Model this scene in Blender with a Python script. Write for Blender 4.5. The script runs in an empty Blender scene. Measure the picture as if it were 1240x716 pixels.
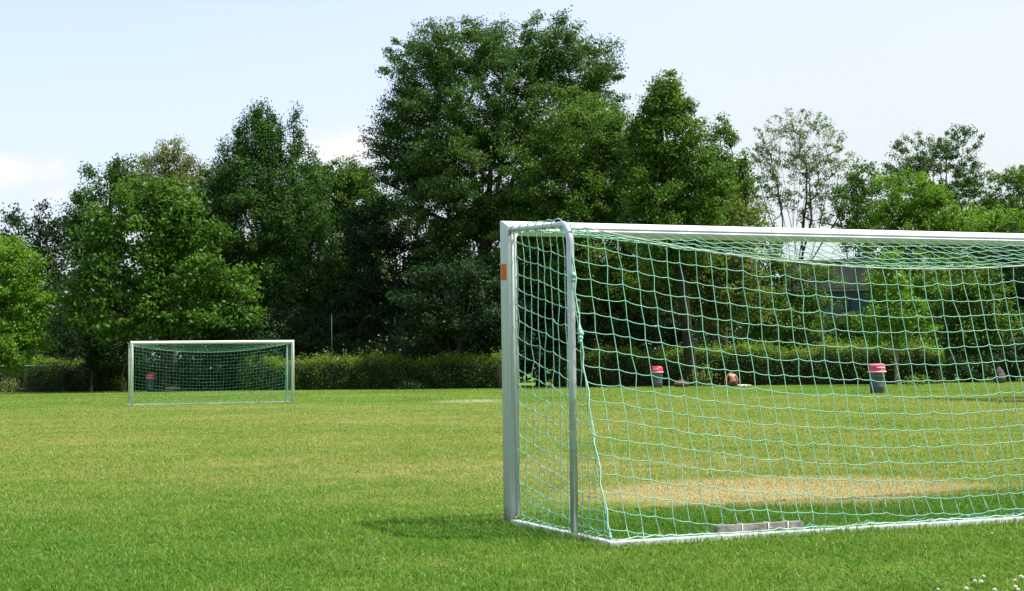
import bpy, bmesh, math, random
import numpy as np
from mathutils import Matrix, Vector

rng = np.random.default_rng(11)
random.seed(11)
sc = bpy.context.scene
COL = sc.collection
R = math.radians

# ------------------------------------------------------------------ camera
CAM_H, FPX = 1.028, 1929.0
PITCH, ROLL = R(2.594), R(-0.77)
cam_d = bpy.data.cameras.new('camera')
cam = bpy.data.objects.new('camera', cam_d)
COL.objects.link(cam)
cam_d.sensor_width = 36.0
cam_d.sensor_fit = 'HORIZONTAL'
cam_d.lens = 36.0 * FPX / 1240.0
cam_d.clip_start = 0.05
cam_d.clip_end = 3000
CM = Matrix.Rotation(math.pi / 2 + PITCH, 4, 'X') @ Matrix.Rotation(ROLL, 4, 'Z')
cam.matrix_world = Matrix.Translation((0, 0, CAM_H)) @ CM
sc.camera = cam


def ray(px, py):
    return (CM.to_3x3() @ Vector((px - 620.0, -(py - 358.0), -FPX)))


def at(px, py, y):
    r = ray(px, py)
    return Vector((0, 0, CAM_H)) + r * (y / r.y)


def ground(px, py):
    r = ray(px, py)
    return Vector((0, 0, CAM_H)) + r * (-CAM_H / r.z)


# ------------------------------------------------------------------ helpers
def obj(name, mesh, mat=None, parent=None):
    o = bpy.data.objects.new(name, mesh)
    COL.objects.link(o)
    if mat is not None:
        mesh.materials.append(mat)
    if parent is not None:
        o.parent = parent
    return o


def empty(name, loc=(0, 0, 0), rz=0.0):
    o = bpy.data.objects.new(name, None)
    COL.objects.link(o)
    o.location = loc
    o.rotation_euler = (0, 0, rz)
    o.empty_display_size = 0.3
    return o


def tag(o, label=None, cat=None, group=None, kind=None):
    if label: o['label'] = label
    if cat: o['category'] = cat
    if group: o['group'] = group
    if kind: o['kind'] = kind
    return o


def np_mesh(name, verts, faces_list, smooth=False, attrs=None):
    """faces_list: list of int arrays (n,k). attrs: {name: per-face float array}"""
    me = bpy.data.meshes.new(name)
    verts = np.asarray(verts, dtype=np.float32)
    me.vertices.add(len(verts))
    me.vertices.foreach_set('co', verts.ravel())
    loops = np.concatenate([np.asarray(f, dtype=np.int32).ravel() for f in faces_list])
    tot = np.concatenate([np.full(len(f), np.asarray(f).shape[1], dtype=np.int32) for f in faces_list])
    start = np.concatenate([[0], np.cumsum(tot)[:-1]]).astype(np.int32)
    me.loops.add(len(loops))
    me.loops.foreach_set('vertex_index', loops)
    me.polygons.add(len(tot))
    me.polygons.foreach_set('loop_start', start)
    me.polygons.foreach_set('loop_total', tot)
    if smooth:
        me.polygons.foreach_set('use_smooth', np.ones(len(tot), dtype=bool))
    me.update(calc_edges=True)
    if attrs:
        for k, v in attrs.items():
            a = me.attributes.new(k, 'FLOAT', 'FACE')
            a.data.foreach_set('value', np.asarray(v, dtype=np.float32))
    return me


class MB:
    """collects boxes, tubes and lathes into one mesh"""
    def __init__(self):
        self.bm = bmesh.new()

    def box(self, c, s, rot=None, bevel=0.0):
        r = bmesh.ops.create_cube(self.bm, size=1.0)
        vs = r['verts']
        for v in vs:
            v.co = Vector((v.co.x * s[0], v.co.y * s[1], v.co.z * s[2]))
        if bevel:
            es = list({e for v in vs for e in v.link_edges})
            rr = bmesh.ops.bevel(self.bm, geom=es, offset=bevel, segments=2, affect='EDGES')
            vs = list({v for f in rr['faces'] for v in f.verts} | {v for v in vs if v.is_valid})
        M = Matrix.Translation(c)
        if rot is not None:
            M = M @ rot.to_4x4()
        for v in vs:
            v.co = M @ v.co
        return self

    def tube(self, pts, rad, seg=8, cap=True):
        pts = [Vector(p) for p in pts]
        rads = rad if isinstance(rad, (list, tuple)) else [rad] * len(pts)
        rings = []
        ref = None
        for i, p in enumerate(pts):
            d = (pts[min(i + 1, len(pts) - 1)] - pts[max(i - 1, 0)]).normalized()
            if ref is None:
                ref = d.orthogonal().normalized()
            ref = (ref - d * ref.dot(d)).normalized()
            b = d.cross(ref)
            rings.append([self.bm.verts.new(p + (ref * math.cos(2 * math.pi * k / seg) + b * math.sin(2 * math.pi * k / seg)) * rads[i]) for k in range(seg)])
        for a, b in zip(rings[:-1], rings[1:]):
            for k in range(seg):
                f = self.bm.faces.new((a[k], a[(k + 1) % seg], b[(k + 1) % seg], b[k]))
                f.smooth = True
        if cap:
            self.bm.faces.new(list(reversed(rings[0])))
            self.bm.faces.new(rings[-1])
        return self

    def lathe(self, prof, seg=24, c=(0, 0, 0), smooth=True):
        rings = []
        for r, z in prof:
            rings.append([self.bm.verts.new((c[0] + r * math.cos(2 * math.pi * k / seg), c[1] + r * math.sin(2 * math.pi * k / seg), c[2] + z)) for k in range(seg)])
        for a, b in zip(rings[:-1], rings[1:]):
            for k in range(seg):
                f = self.bm.faces.new((a[k], a[(k + 1) % seg], b[(k + 1) % seg], b[k]))
                f.smooth = smooth
        self.bm.faces.new(list(reversed(rings[0])))
        self.bm.faces.new(rings[-1])
        return self

    def prism(self, prof0, prof1, cap=(True, True), smooth=True):
        a = [self.bm.verts.new(p) for p in prof0]
        b = [self.bm.verts.new(p) for p in prof1]
        n = len(a)
        for k in range(n):
            f = self.bm.faces.new((a[k], a[(k + 1) % n], b[(k + 1) % n], b[k]))
            f.smooth = smooth
        if cap[0]: self.bm.faces.new(list(reversed(a)))
        if cap[1]: self.bm.faces.new(b)
        return self

    def build(self, name, mat=None, parent=None):
        me = bpy.data.meshes.new(name)
        bmesh.ops.recalc_face_normals(self.bm, faces=self.bm.faces[:])
        self.bm.to_mesh(me)
        self.bm.free()
        return obj(name, me, mat, parent)


# ------------------------------------------------------------------ materials
def new_mat(name):
    m = bpy.data.materials.new(name)
    m.use_nodes = True
    nt = m.node_tree
    nt.nodes.clear()
    return m, nt


def N(nt, t, **kw):
    n = nt.nodes.new(t)
    for k, v in kw.items():
        setattr(n, k, v)
    return n


def math_n(nt, op, a, b=None, clamp=False):
    n = N(nt, 'ShaderNodeMath', operation=op, use_clamp=clamp)
    for i, v in enumerate((a, b)):
        if v is None: continue
        if isinstance(v, (int, float)): n.inputs[i].default_value = v
        else: nt.links.new(v, n.inputs[i])
    return n.outputs[0]


def smooth(nt, v, lo, hi):
    n = N(nt, 'ShaderNodeMapRange', interpolation_type='SMOOTHSTEP')
    nt.links.new(v, n.inputs[0])
    n.inputs[1].default_value = lo
    n.inputs[2].default_value = hi
    return n.outputs[0]


def noise(nt, vec, scale, detail=4, rough=0.55):
    n = N(nt, 'ShaderNodeTexNoise')
    n.inputs['Scale'].default_value = scale
    n.inputs['Detail'].default_value = detail
    n.inputs['Roughness'].default_value = rough
    if vec is not None: nt.links.new(vec, n.inputs['Vector'])
    return n.outputs[0]


def mixc(nt, fac, a, b):
    n = N(nt, 'ShaderNodeMix', data_type='RGBA')
    if isinstance(fac, (int, float)): n.inputs[0].default_value = fac
    else: nt.links.new(fac, n.inputs[0])
    for v, i in ((a, 6), (b, 7)):
        if isinstance(v, tuple): n.inputs[i].default_value = (*v, 1)
        else: nt.links.new(v, n.inputs[i])
    return n.outputs[2]


def simple(name, col, rough=0.6, spec=0.4, metal=0.0, var=0.12, scale=6.0, bump=0.0):
    m, nt = new_mat(name)
    out = N(nt, 'ShaderNodeOutputMaterial')
    p = N(nt, 'ShaderNodeBsdfPrincipled')
    tc = N(nt, 'ShaderNodeTexCoord')
    nz = noise(nt, tc.outputs['Object'], scale, 5, 0.6)
    c = mixc(nt, smooth(nt, nz, 0.3, 0.7), tuple(x * (1 - var) for x in col), tuple(min(1, x * (1 + var)) for x in col))
    nt.links.new(c, p.inputs['Base Color'])
    p.inputs['Roughness'].default_value = rough
    p.inputs['Specular IOR Level'].default_value = spec
    p.inputs['Metallic'].default_value = metal
    if bump:
        b = N(nt, 'ShaderNodeBump')
        b.inputs['Strength'].default_value = bump
        b.inputs['Distance'].default_value = 0.01
        nt.links.new(noise(nt, tc.outputs['Object'], scale * 6, 4), b.inputs['Height'])
        nt.links.new(b.outputs[0], p.inputs['Normal'])
    nt.links.new(p.outputs[0], out.inputs[0])
    return m


def leaf_mat(name, dark, light, trans=0.35, tcol=1.3, rough=0.55):
    m, nt = new_mat(name)
    out = N(nt, 'ShaderNodeOutputMaterial')
    at_ = N(nt, 'ShaderNodeAttribute', attribute_name='tint')
    c = mixc(nt, at_.outputs['Fac'], dark, light)
    p = N(nt, 'ShaderNodeBsdfPrincipled')
    nt.links.new(c, p.inputs['Base Color'])
    p.inputs['Roughness'].default_value = rough
    p.inputs['Specular IOR Level'].default_value = 0.16
    t = N(nt, 'ShaderNodeBsdfTranslucent')
    tc = mixc(nt, 1.0, c, c)
    g = N(nt, 'ShaderNodeMix', data_type='RGBA', blend_type='MULTIPLY')
    g.inputs[0].default_value = 1.0
    nt.links.new(c, g.inputs[6])
    g.inputs[7].default_value = (tcol * 1.1, tcol * 1.15, tcol * 0.45, 1)
    nt.links.new(g.outputs[2], t.inputs['Color'])
    mx = N(nt, 'ShaderNodeMixShader')
    mx.inputs[0].default_value = trans
    nt.links.new(p.outputs[0], mx.inputs[1])
    nt.links.new(t.outputs[0], mx.inputs[2])
    nt.links.new(mx.outputs[0], out.inputs[0])
    return m


# goal placement (used by the lawn too)
A1 = Vector((-0.026, 10.525, 0)); YAW1 = R(22.2)
A2 = Vector((-11.72, 49.03, 0)); YAW2 = R(19.0)
AX1 = Vector((math.cos(YAW1), math.sin(YAW1), 0))
C1 = A1 + AX1 * 2.5
AX2 = Vector((math.cos(YAW2), math.sin(YAW2), 0))
C2 = A2 + AX2 * 2.5


def ellipse_mask(nt, pos, c, yaw, rx, ry, nz, amp, lo=1.25, hi=0.55):
    """1 inside, 0 outside, ragged edge"""
    mp = N(nt, 'ShaderNodeMapping', vector_type='TEXTURE')
    mp.inputs['Location'].default_value = (c[0], c[1], 0)
    mp.inputs['Rotation'].default_value = (0, 0, yaw)
    mp.inputs['Scale'].default_value = (rx, ry, 1000)
    nt.links.new(pos, mp.inputs['Vector'])
    ln = N(nt, 'ShaderNodeVectorMath', operation='LENGTH')
    nt.links.new(mp.outputs[0], ln.inputs[0])
    v = math_n(nt, 'ADD', ln.outputs['Value'], math_n(nt, 'MULTIPLY', math_n(nt, 'SUBTRACT', nz, 0.5), amp))
    n = N(nt, 'ShaderNodeMapRange', interpolation_type='SMOOTHSTEP')
    nt.links.new(v, n.inputs[0])
    n.inputs[1].default_value = hi
    n.inputs[2].default_value = lo
    n.inputs[3].default_value = 1
    n.inputs[4].default_value = 0
    return n.outputs[0]


def lawn_color(nt, blades):
    geo = N(nt, 'ShaderNodeNewGeometry')
    pos = geo.outputs['Position']
    flat = N(nt, 'ShaderNodeVectorMath', operation='MULTIPLY')
    nt.links.new(pos, flat.inputs[0])
    flat.inputs[1].default_value = (1, 1, 0)
    pos = flat.outputs[0]
    sep = N(nt, 'ShaderNodeSeparateXYZ')
    nt.links.new(pos, sep.inputs[0])
    Y = sep.outputs[1]
    n_big = noise(nt, pos, 0.11, 3, 0.5)
    n_mid = noise(nt, pos, 0.55, 4, 0.6)
    n_sml = noise(nt, pos, 3.2, 4, 0.6)
    n_fin = noise(nt, pos, 22.0, 3, 0.6)
    # mid pitch is drier than both ends
    zone = math_n(nt, 'MULTIPLY', smooth(nt, Y, 9.0, 16.5), math_n(nt, 'SUBTRACT', 1.0, math_n(nt, 'MULTIPLY', smooth(nt, Y, 43.0, 54.0), 0.55)))
    d = math_n(nt, 'MULTIPLY', zone, 0.40)
    d = math_n(nt, 'ADD', d, math_n(nt, 'MULTIPLY', math_n(nt, 'SUBTRACT', n_big, 0.5), 0.9))
    d = math_n(nt, 'ADD', d, math_n(nt, 'MULTIPLY', math_n(nt, 'SUBTRACT', n_mid, 0.5), 0.95))
    d = math_n(nt, 'ADD', d, math_n(nt, 'MULTIPLY', math_n(nt, 'SUBTRACT', n_sml, 0.5), 0.95))
    d = math_n(nt, 'ADD', d, math_n(nt, 'MULTIPLY', math_n(nt, 'SUBTRACT', n_fin, 0.5), 0.35))
    d = math_n(nt, 'ADD', d, 0.18)
    if blades:
        ta = N(nt, 'ShaderNodeAttribute', attribute_name='tint')
        d = math_n(nt, 'ADD', d, math_n(nt, 'MULTIPLY', math_n(nt, 'SUBTRACT', ta.outputs['Fac'], 0.5), 0.6))
        straw = math_n(nt, 'MULTIPLY', math_n(nt, 'GREATER_THAN', ta.outputs['Fac'], 0.95), 0.5)
    # uncut lush strip inside and just behind the near goal
    gl = C1 + AX1.orthogonal() * 0
    nrm = Vector((math.sin(YAW1), -math.cos(YAW1), 0))
    lush = ellipse_mask(nt, pos, C1 + nrm * 0.55, YAW1, 3.0, 0.85, n_mid, 0.7, 1.2, 0.7)
    d = math_n(nt, 'SUBTRACT', d, math_n(nt, 'MULTIPLY', lush, 0.45))
    bare1 = ellipse_mask(nt, pos, C1 - nrm * 1.50 + AX1 * 0.40, YAW1, 2.2, 1.65, math_n(nt, 'ADD', math_n(nt, 'MULTIPLY', n_sml, 0.55), math_n(nt, 'MULTIPLY', n_mid, 0.45)), 2.4, 1.3, 0.2)
    bare2 = ellipse_mask(nt, pos, C1 - nrm * 5.2 + AX1 * 0.6, YAW1, 4.2, 2.4, n_mid, 1.8, 1.3, 0.2)
    bare3 = ellipse_mask(nt, pos, C2 + Vector((1.0, -5.0, 0)), YAW2, 6.5, 3.6, n_mid, 1.8, 1.4, 0.2)
    bare4 = ellipse_mask(nt, pos, (-1.5, 31.0), R(-8), 7.0, 3.5, n_mid, 2.2, 1.4, 0.2)
    bare = math_n(nt, 'MAXIMUM', bare1, math_n(nt, 'MULTIPLY', bare2, 0.34))
    bare = math_n(nt, 'MAXIMUM', bare, math_n(nt, 'MULTIPLY', bare3, 0.26))
    bare = math_n(nt, 'MAXIMUM', bare, math_n(nt, 'MULTIPLY', bare4, 0.28))
    ramp = N(nt, 'ShaderNodeValToRGB')
    cr = ramp.color_ramp
    cr.elements[0].position = 0.0; cr.elements[0].color = (0.070, 0.168, 0.016, 1)
    cr.elements[1].position = 1.0; cr.elements[1].color = (0.280, 0.275, 0.100, 1)
    e = cr.elements.new(0.28); e.color = (0.113, 0.210, 0.026, 1)
    e = cr.elements.new(0.58); e.color = (0.186, 0.238, 0.054, 1)
    nt.links.new(math_n(nt, 'ADD', d, 0.0, True), ramp.inputs[0])
    rnd = ta.outputs['Fac'] if blades else n_fin
    bf = math_n(nt, 'MULTIPLY', bare, 1.75)
    bf = math_n(nt, 'ADD', bf, math_n(nt, 'MULTIPLY', math_n(nt, 'SUBTRACT', n_sml, 0.5), 1.5))
    bf = math_n(nt, 'SUBTRACT', bf, math_n(nt, 'ADD', math_n(nt, 'MULTIPLY', rnd, 0.75), 0.12))
    bf = math_n(nt, 'MULTIPLY', math_n(nt, 'MULTIPLY', bf, 1.6, True), smooth(nt, bare, 0.02, 0.25))
    c = mixc(nt, math_n(nt, 'MULTIPLY', bf, 0.62, True), ramp.outputs[0], (0.47, 0.36, 0.225))
    if blades:
        c = mixc(nt, straw, c, (0.42, 0.40, 0.22))
    # worn white pitch markings
    l1 = ellipse_mask(nt, pos, ground(574, 486.0), R(2), 1.5, 3.4, n_sml, 2.4, 1.25, 0.4)
    l2 = ellipse_mask(nt, pos, ground(425, 478.3), R(2), 2.0, 0.7, n_sml, 1.6, 1.15, 0.75)
    l3 = ellipse_mask(nt, pos, ground(130, 483.5), R(2), 1.5, 0.5, n_sml, 1.6, 1.15, 0.75)
    l4 = ellipse_mask(nt, pos, ground(335, 474.6), R(2), 2.6, 0.9, n_sml, 1.6, 1.15, 0.75)
    chalk = math_n(nt, 'MAXIMUM', l1, math_n(nt, 'MULTIPLY', math_n(nt, 'MAXIMUM', l2, math_n(nt, 'MAXIMUM', l3, l4)), 0.6))
    chalk = math_n(nt, 'MULTIPLY', chalk, smooth(nt, n_sml, 0.40, 0.62))
    c = mixc(nt, math_n(nt, 'MULTIPLY', chalk, 0.5, True), c, (0.78, 0.78, 0.72))
    return c


def lawn_mat(name, blades):
    m, nt = new_mat(name)
    out = N(nt, 'ShaderNodeOutputMaterial')
    c = lawn_color(nt, blades)
    if not blades:
        p = N(nt, 'ShaderNodeBsdfPrincipled')
        g = N(nt, 'ShaderNodeMix', data_type='RGBA', blend_type='MULTIPLY')
        g.inputs[0].default_value = 1.0
        nt.links.new(c, g.inputs[6]); g.inputs[7].default_value = (0.8, 0.8, 0.8, 1)
        nt.links.new(g.outputs[2], p.inputs['Base Color'])
        p.inputs['Roughness'].default_value = 0.95
        p.inputs['Specular IOR Level'].default_value = 0.05
        geo = N(nt, 'ShaderNodeNewGeometry')
        b = N(nt, 'ShaderNodeBump')
        b.inputs['Strength'].default_value = 0.6
        b.inputs['Distance'].default_value = 0.04
        nt.links.new(noise(nt, geo.outputs['Position'], 26.0, 5, 0.7), b.inputs['Height'])
        nt.links.new(b.outputs[0], p.inputs['Normal'])
        nt.links.new(p.outputs[0], out.inputs[0])
    else:
        p = N(nt, 'ShaderNodeBsdfPrincipled')
        nt.links.new(c, p.inputs['Base Color'])
        p.inputs['Roughness'].default_value = 0.6
        p.inputs['Specular IOR Level'].default_value = 0.14
        t = N(nt, 'ShaderNodeBsdfTranslucent')
        g = N(nt, 'ShaderNodeMix', data_type='RGBA', blend_type='MULTIPLY')
        g.inputs[0].default_value = 1.0
        nt.links.new(c, g.inputs[6]); g.inputs[7].default_value = (1.35, 1.35, 0.8, 1)
        nt.links.new(g.outputs[2], t.inputs['Color'])
        mx = N(nt, 'ShaderNodeMixShader')
        mx.inputs[0].default_value = 0.4
        nt.links.new(p.outputs[0], mx.inputs[1]); nt.links.new(t.outputs[0], mx.inputs[2])
        nt.links.new(mx.outputs[0], out.inputs[0])
    return m


M = {}
M['ground'] = lawn_mat('lawn_ground', False)
M['blades'] = lawn_mat('grass_blades', True)
M['white'] = simple('white_painted_aluminium', (0.60, 0.63, 0.645), 0.36, 0.5, var=0.05, scale=5)
def weathered_white():
    m, nt = new_mat('weathered_white_paint')
    out = N(nt, 'ShaderNodeOutputMaterial')
    p = N(nt, 'ShaderNodeBsdfPrincipled')
    tc = N(nt, 'ShaderNodeTexCoord')
    o = tc.outputs['Object']
    mp = N(nt, 'ShaderNodeMapping'); mp.inputs['Scale'].default_value = (30, 30, 1.6)
    nt.links.new(o, mp.inputs[0])
    streak = noise(nt, mp.outputs[0], 1.0, 5, 0.65)
    blot = noise(nt, o, 16.0, 5, 0.65)
    sp_ = N(nt, 'ShaderNodeSeparateXYZ'); nt.links.new(o, sp_.inputs[0])
    c = mixc(nt, smooth(nt, streak, 0.45, 0.75), (0.62, 0.65, 0.665), (0.50, 0.53, 0.53))
    c = mixc(nt, math_n(nt, 'MULTIPLY', smooth(nt, blot, 0.60, 0.74), 0.6), c, (0.34, 0.33, 0.28))
    # splashed mud on the lowest hand's breadth
    mud = math_n(nt, 'SUBTRACT', math_n(nt, 'MULTIPLY', blot, 0.26), sp_.outputs[2])
    c = mixc(nt, math_n(nt, 'MULTIPLY', smooth(nt, mud, -0.02, 0.08), 0.4), c, (0.20, 0.19, 0.12))
    nt.links.new(c, p.inputs['Base Color'])
    nt.links.new(math_n(nt, 'ADD', math_n(nt, 'MULTIPLY', blot, 0.35), 0.22), p.inputs['Roughness'])
    nt.links.new(p.outputs[0], out.inputs[0])
    return m


M['post'] = weathered_white()
M['galv'] = simple('galvanised_steel', (0.50, 0.53, 0.55), 0.38, 0.5, metal=0.55, var=0.12, scale=9)
M['net'] = simple('green_net_rope', (0.185, 0.41, 0.295), 0.6, 0.3, var=0.15, scale=12)
M['net_dark'] = simple('dark_green_net_rope', (0.10, 0.33, 0.22), 0.6, 0.3, var=0.15, scale=12)
M['rope'] = simple('pale_green_rope', (0.28, 0.52, 0.40), 0.65, 0.3, var=0.2, scale=14)
M['cord'] = simple('brownish_cord', (0.50, 0.46, 0.38), 0.7, 0.2)
M['hook'] = simple('dark_hooks', (0.06, 0.07, 0.07), 0.5)
M['orange'] = simple('orange_sticker', (0.62, 0.16, 0.015), 0.55, 0.3, var=0.08)
M['timber'] = simple('weathered_timber', (0.24, 0.215, 0.195), 0.85, 0.1, var=0.35, scale=14, bump=0.6)
M['string'] = simple('white_string', (0.75, 0.75, 0.7), 0.8, 0.1)
M['bark'] = simple('bark', (0.075, 0.062, 0.048), 0.95, 0.1, var=0.4, scale=4, bump=0.8)
M['bark_l'] = simple('bark_pale', (0.19, 0.145, 0.10), 0.95, 0.1, var=0.3, scale=5, bump=0.7)
M['twig'] = simple('hedge_twigs', (0.03, 0.028, 0.016), 0.95, 0.05, var=0.4, scale=5)
M['bin'] = simple('bin_grey_green', (0.060, 0.085, 0.090), 0.5, 0.4, var=0.12)
M['binred'] = simple('bin_red_hood', (0.62, 0.035, 0.075), 0.32, 0.55, var=0.08)
M['binrim'] = simple('bin_pale_rim', (0.72, 0.50, 0.52), 0.4, 0.5, var=0.05)
M['skin'] = simple('tanned_skin', (0.30, 0.135, 0.080), 0.5, 0.35, var=0.08)
M['hair'] = simple('dark_hair', (0.045, 0.028, 0.018), 0.6, 0.3, var=0.3, scale=30)
M['shorts'] = simple('dark_brown_shorts', (0.10, 0.045, 0.035), 0.8, 0.1)
M['towel'] = simple('white_towel', (0.76, 0.76, 0.70), 0.9, 0.05, var=0.05)
M['blackbag'] = simple('black_fabric', (0.018, 0.018, 0.022), 0.7, 0.2)
M['brownbag'] = simple('red_brown_fabric', (0.115, 0.055, 0.042), 0.8, 0.15, var=0.25)
M['stone'] = simple('pale_stone', (0.095, 0.08, 0.075), 0.9, 0.1, var=0.3, scale=5, bump=0.8)
M['stone2'] = simple('tan_stone', (0.24, 0.20, 0.145), 0.9, 0.1, var=0.3, scale=5, bump=0.8)
M['clover'] = simple('clover_head', (0.70, 0.65, 0.55), 0.8, 0.1, var=0.1, scale=60)
M['stem'] = simple('clover_stem', (0.12, 0.22, 0.05), 0.7, 0.1)
M['plaster'] = simple('grey_plaster', (0.20, 0.20, 0.23), 0.9, 0.1, var=0.1, scale=1.5)
M['roof'] = simple('grey_pink_roof', (0.20, 0.178, 0.182), 0.85, 0.15, var=0.12, scale=3)
M['wallteal'] = simple('dark_teal_wall', (0.040, 0.075, 0.085), 0.8, 0.2, var=0.2, scale=1.5)
M['glass'] = simple('window_glass', (0.05, 0.085, 0.13), 0.12, 0.8, var=0.1)
M['frame'] = simple('window_frame', (0.55, 0.50, 0.44), 0.6)
M['wire'] = simple('fence_wire', (0.05, 0.06, 0.055), 0.6, 0.3, metal=0.3)
M['rail'] = simple('grey_rail', (0.36, 0.36, 0.37), 0.5, 0.4, metal=0.3)
M['red'] = simple('red_plastic', (0.55, 0.03, 0.03), 0.4, 0.4)

L = {
    'ash':    leaf_mat('leaf_ash', (0.032, 0.074, 0.017), (0.075, 0.151, 0.030), 0.30),
    'ash2':   leaf_mat('leaf_ash_green', (0.043, 0.097, 0.015), (0.114, 0.204, 0.028), 0.34),
    'walnut': leaf_mat('leaf_walnut', (0.039, 0.097, 0.012), (0.098, 0.194, 0.025), 0.36),
    'bright': leaf_mat('leaf_bright', (0.065, 0.152, 0.015), (0.162, 0.291, 0.030), 0.40),
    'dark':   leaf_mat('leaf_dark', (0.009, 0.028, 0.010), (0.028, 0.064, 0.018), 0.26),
    'poplar': leaf_mat('leaf_poplar', (0.026, 0.072, 0.017), (0.072, 0.155, 0.028), 0.28),
    'linden': leaf_mat('leaf_linden', (0.098, 0.125, 0.039), (0.194, 0.225, 0.074), 0.36),
    'maple':  leaf_mat('leaf_maple', (0.061, 0.100, 0.017), (0.149, 0.190, 0.037), 0.38),
    'pale':   leaf_mat('leaf_pale', (0.072, 0.122, 0.049), (0.144, 0.215, 0.087), 0.34),
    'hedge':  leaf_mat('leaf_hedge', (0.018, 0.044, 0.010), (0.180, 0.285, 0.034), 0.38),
}

# ------------------------------------------------------------------ sky, sun
SUN_EL = R(62.0)
SUN_H = Vector((0.985, -0.09, 0)).normalized()          # horizontal direction towards the sun
SUN_DIR = Vector((SUN_H.x * math.cos(SUN_EL), SUN_H.y * math.cos(SUN_EL), math.sin(SUN_EL)))
sun_d = bpy.data.lights.new('sun', 'SUN')
sun_d.energy = 4.6
sun_d.angle = R(0.53)
sun_d.color = (1.0, 0.955, 0.87)
sun = bpy.data.objects.new('sun', sun_d)
COL.objects.link(sun)
sun.rotation_euler = (-SUN_DIR).to_track_quat('-Z', 'Y').to_euler()

w = bpy.data.worlds.new('World')
sc.world = w
w.use_nodes = True
nt = w.node_tree
nt.nodes.clear()
wo = N(nt, 'ShaderNodeOutputWorld')
bg = N(nt, 'ShaderNodeBackground')
sky = N(nt, 'ShaderNodeTexSky', sky_type='NISHITA')
sky.sun_disc = False
sky.sun_elevation = SUN_EL
sky.sun_rotation = math.atan2(SUN_H.x, SUN_H.y)
sky.altitude = 100
sky.air_density = 1.0
sky.dust_density = 3.5
sky.ozone_density = 1.2
tc = N(nt, 'ShaderNodeTexCoord')
sp = N(nt, 'ShaderNodeSeparateXYZ')
nt.links.new(tc.outputs['Generated'], sp.inputs[0])
az = math_n(nt, 'DIVIDE', sp.outputs[0], sp.outputs[1])
el = math_n(nt, 'DIVIDE', sp.outputs[2], sp.outputs[1])
front = math_n(nt, 'GREATER_THAN', sp.outputs[1], 0.05)


def cloud(caz, cel, raz, rel, dens):
    u = math_n(nt, 'DIVIDE', math_n(nt, 'SUBTRACT', az, caz), raz)
    v = math_n(nt, 'DIVIDE', math_n(nt, 'SUBTRACT', el, cel), rel)
    d2 = math_n(nt, 'SQRT', math_n(nt, 'ADD', math_n(nt, 'MULTIPLY', u, u), math_n(nt, 'MULTIPLY', v, v)))
    d2 = math_n(nt, 'ADD', d2, math_n(nt, 'MULTIPLY', math_n(nt, 'SUBTRACT', cn, 0.5), 1.5))
    n = N(nt, 'ShaderNodeMapRange', interpolation_type='SMOOTHSTEP')
    nt.links.new(d2, n.inputs[0])
    n.inputs[1].default_value = 0.35; n.inputs[2].default_value = 1.25
    n.inputs[3].default_value = dens; n.inputs[4].default_value = 0.0
    return math_n(nt, 'MULTIPLY', n.outputs[0], front)


cn = noise(nt, tc.outputs['Generated'], 34.0, 6, 0.6)
cl = math_n(nt, 'MAXIMUM', cloud(-0.318, 0.128, 0.038, 0.013, 0.95), cloud(-0.107, 0.138, 0.034, 0.016, 0.95))
cl = math_n(nt, 'MAXIMUM', cl, cloud(-0.285, 0.112, 0.018, 0.007, 0.45))
wisp = noise(nt, tc.outputs['Generated'], 3.0, 5, 0.6)
veil = math_n(nt, 'MULTIPLY', smooth(nt, wisp, 0.35, 0.75), 0.10)
# thin summer haze, denser towards the sun's side and the horizon
veil = math_n(nt, 'ADD', veil, math_n(nt, 'MULTIPLY', smooth(nt, sp.outputs[0], -0.34, 0.25), 0.72))
veil = math_n(nt, 'ADD', veil, math_n(nt, 'MULTIPLY', math_n(nt, 'SUBTRACT', 1.0, smooth(nt, sp.outputs[2], 0.02, 0.26)), 0.28))
gain = N(nt, 'ShaderNodeMix', data_type='RGBA', blend_type='MULTIPLY')
gain.inputs[0].default_value = 1.0
nt.links.new(sky.outputs[0], gain.inputs[6]); gain.inputs[7].default_value = (1.85, 1.68, 1.85, 1)
skyc = mixc(nt, math_n(nt, 'ADD', veil, 0.03, True), gain.outputs[2], (4.75, 5.08, 5.2))
skyc = mixc(nt, cl, skyc, (5.6, 5.5, 5.52))
nt.links.new(skyc, bg.inputs['Color'])
bg.inputs['Strength'].default_value = 0.091
nt.links.new(bg.outputs[0], wo.inputs['Surface'])

vs = sc.view_settings
sc.display_settings.display_device = 'sRGB'
vs.view_transform = 'Standard'
vs.look = 'None'
vs.gamma = 1.0
vs.exposure = 1.0
vs.use_curve_mapping = False
sc.cycles.max_bounces = 8
sc.cycles.transparent_max_bounces = 4
sc.cycles.use_denoising = True
sc.cycles.caustics_reflective = False
sc.cycles.caustics_refractive = False

# ------------------------------------------------------------------ ground + grass
n = 60
xs = np.linspace(-1200, 1200, n + 1); ys = np.linspace(-400, 2000, n + 1)
gx, gy = np.meshgrid(xs, ys)
gv = np.stack([gx.ravel(), gy.ravel(), np.zeros(gx.size)], 1)
ii = np.arange(n)
a = (ii[:, None] * (n + 1) + ii[None, :]).ravel()
gf = np.stack([a, a + 1, a + n + 2, a + n + 1], 1)
tag(obj('ground', np_mesh('ground', gv, [gf]), M['ground']), kind='structure')


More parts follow.
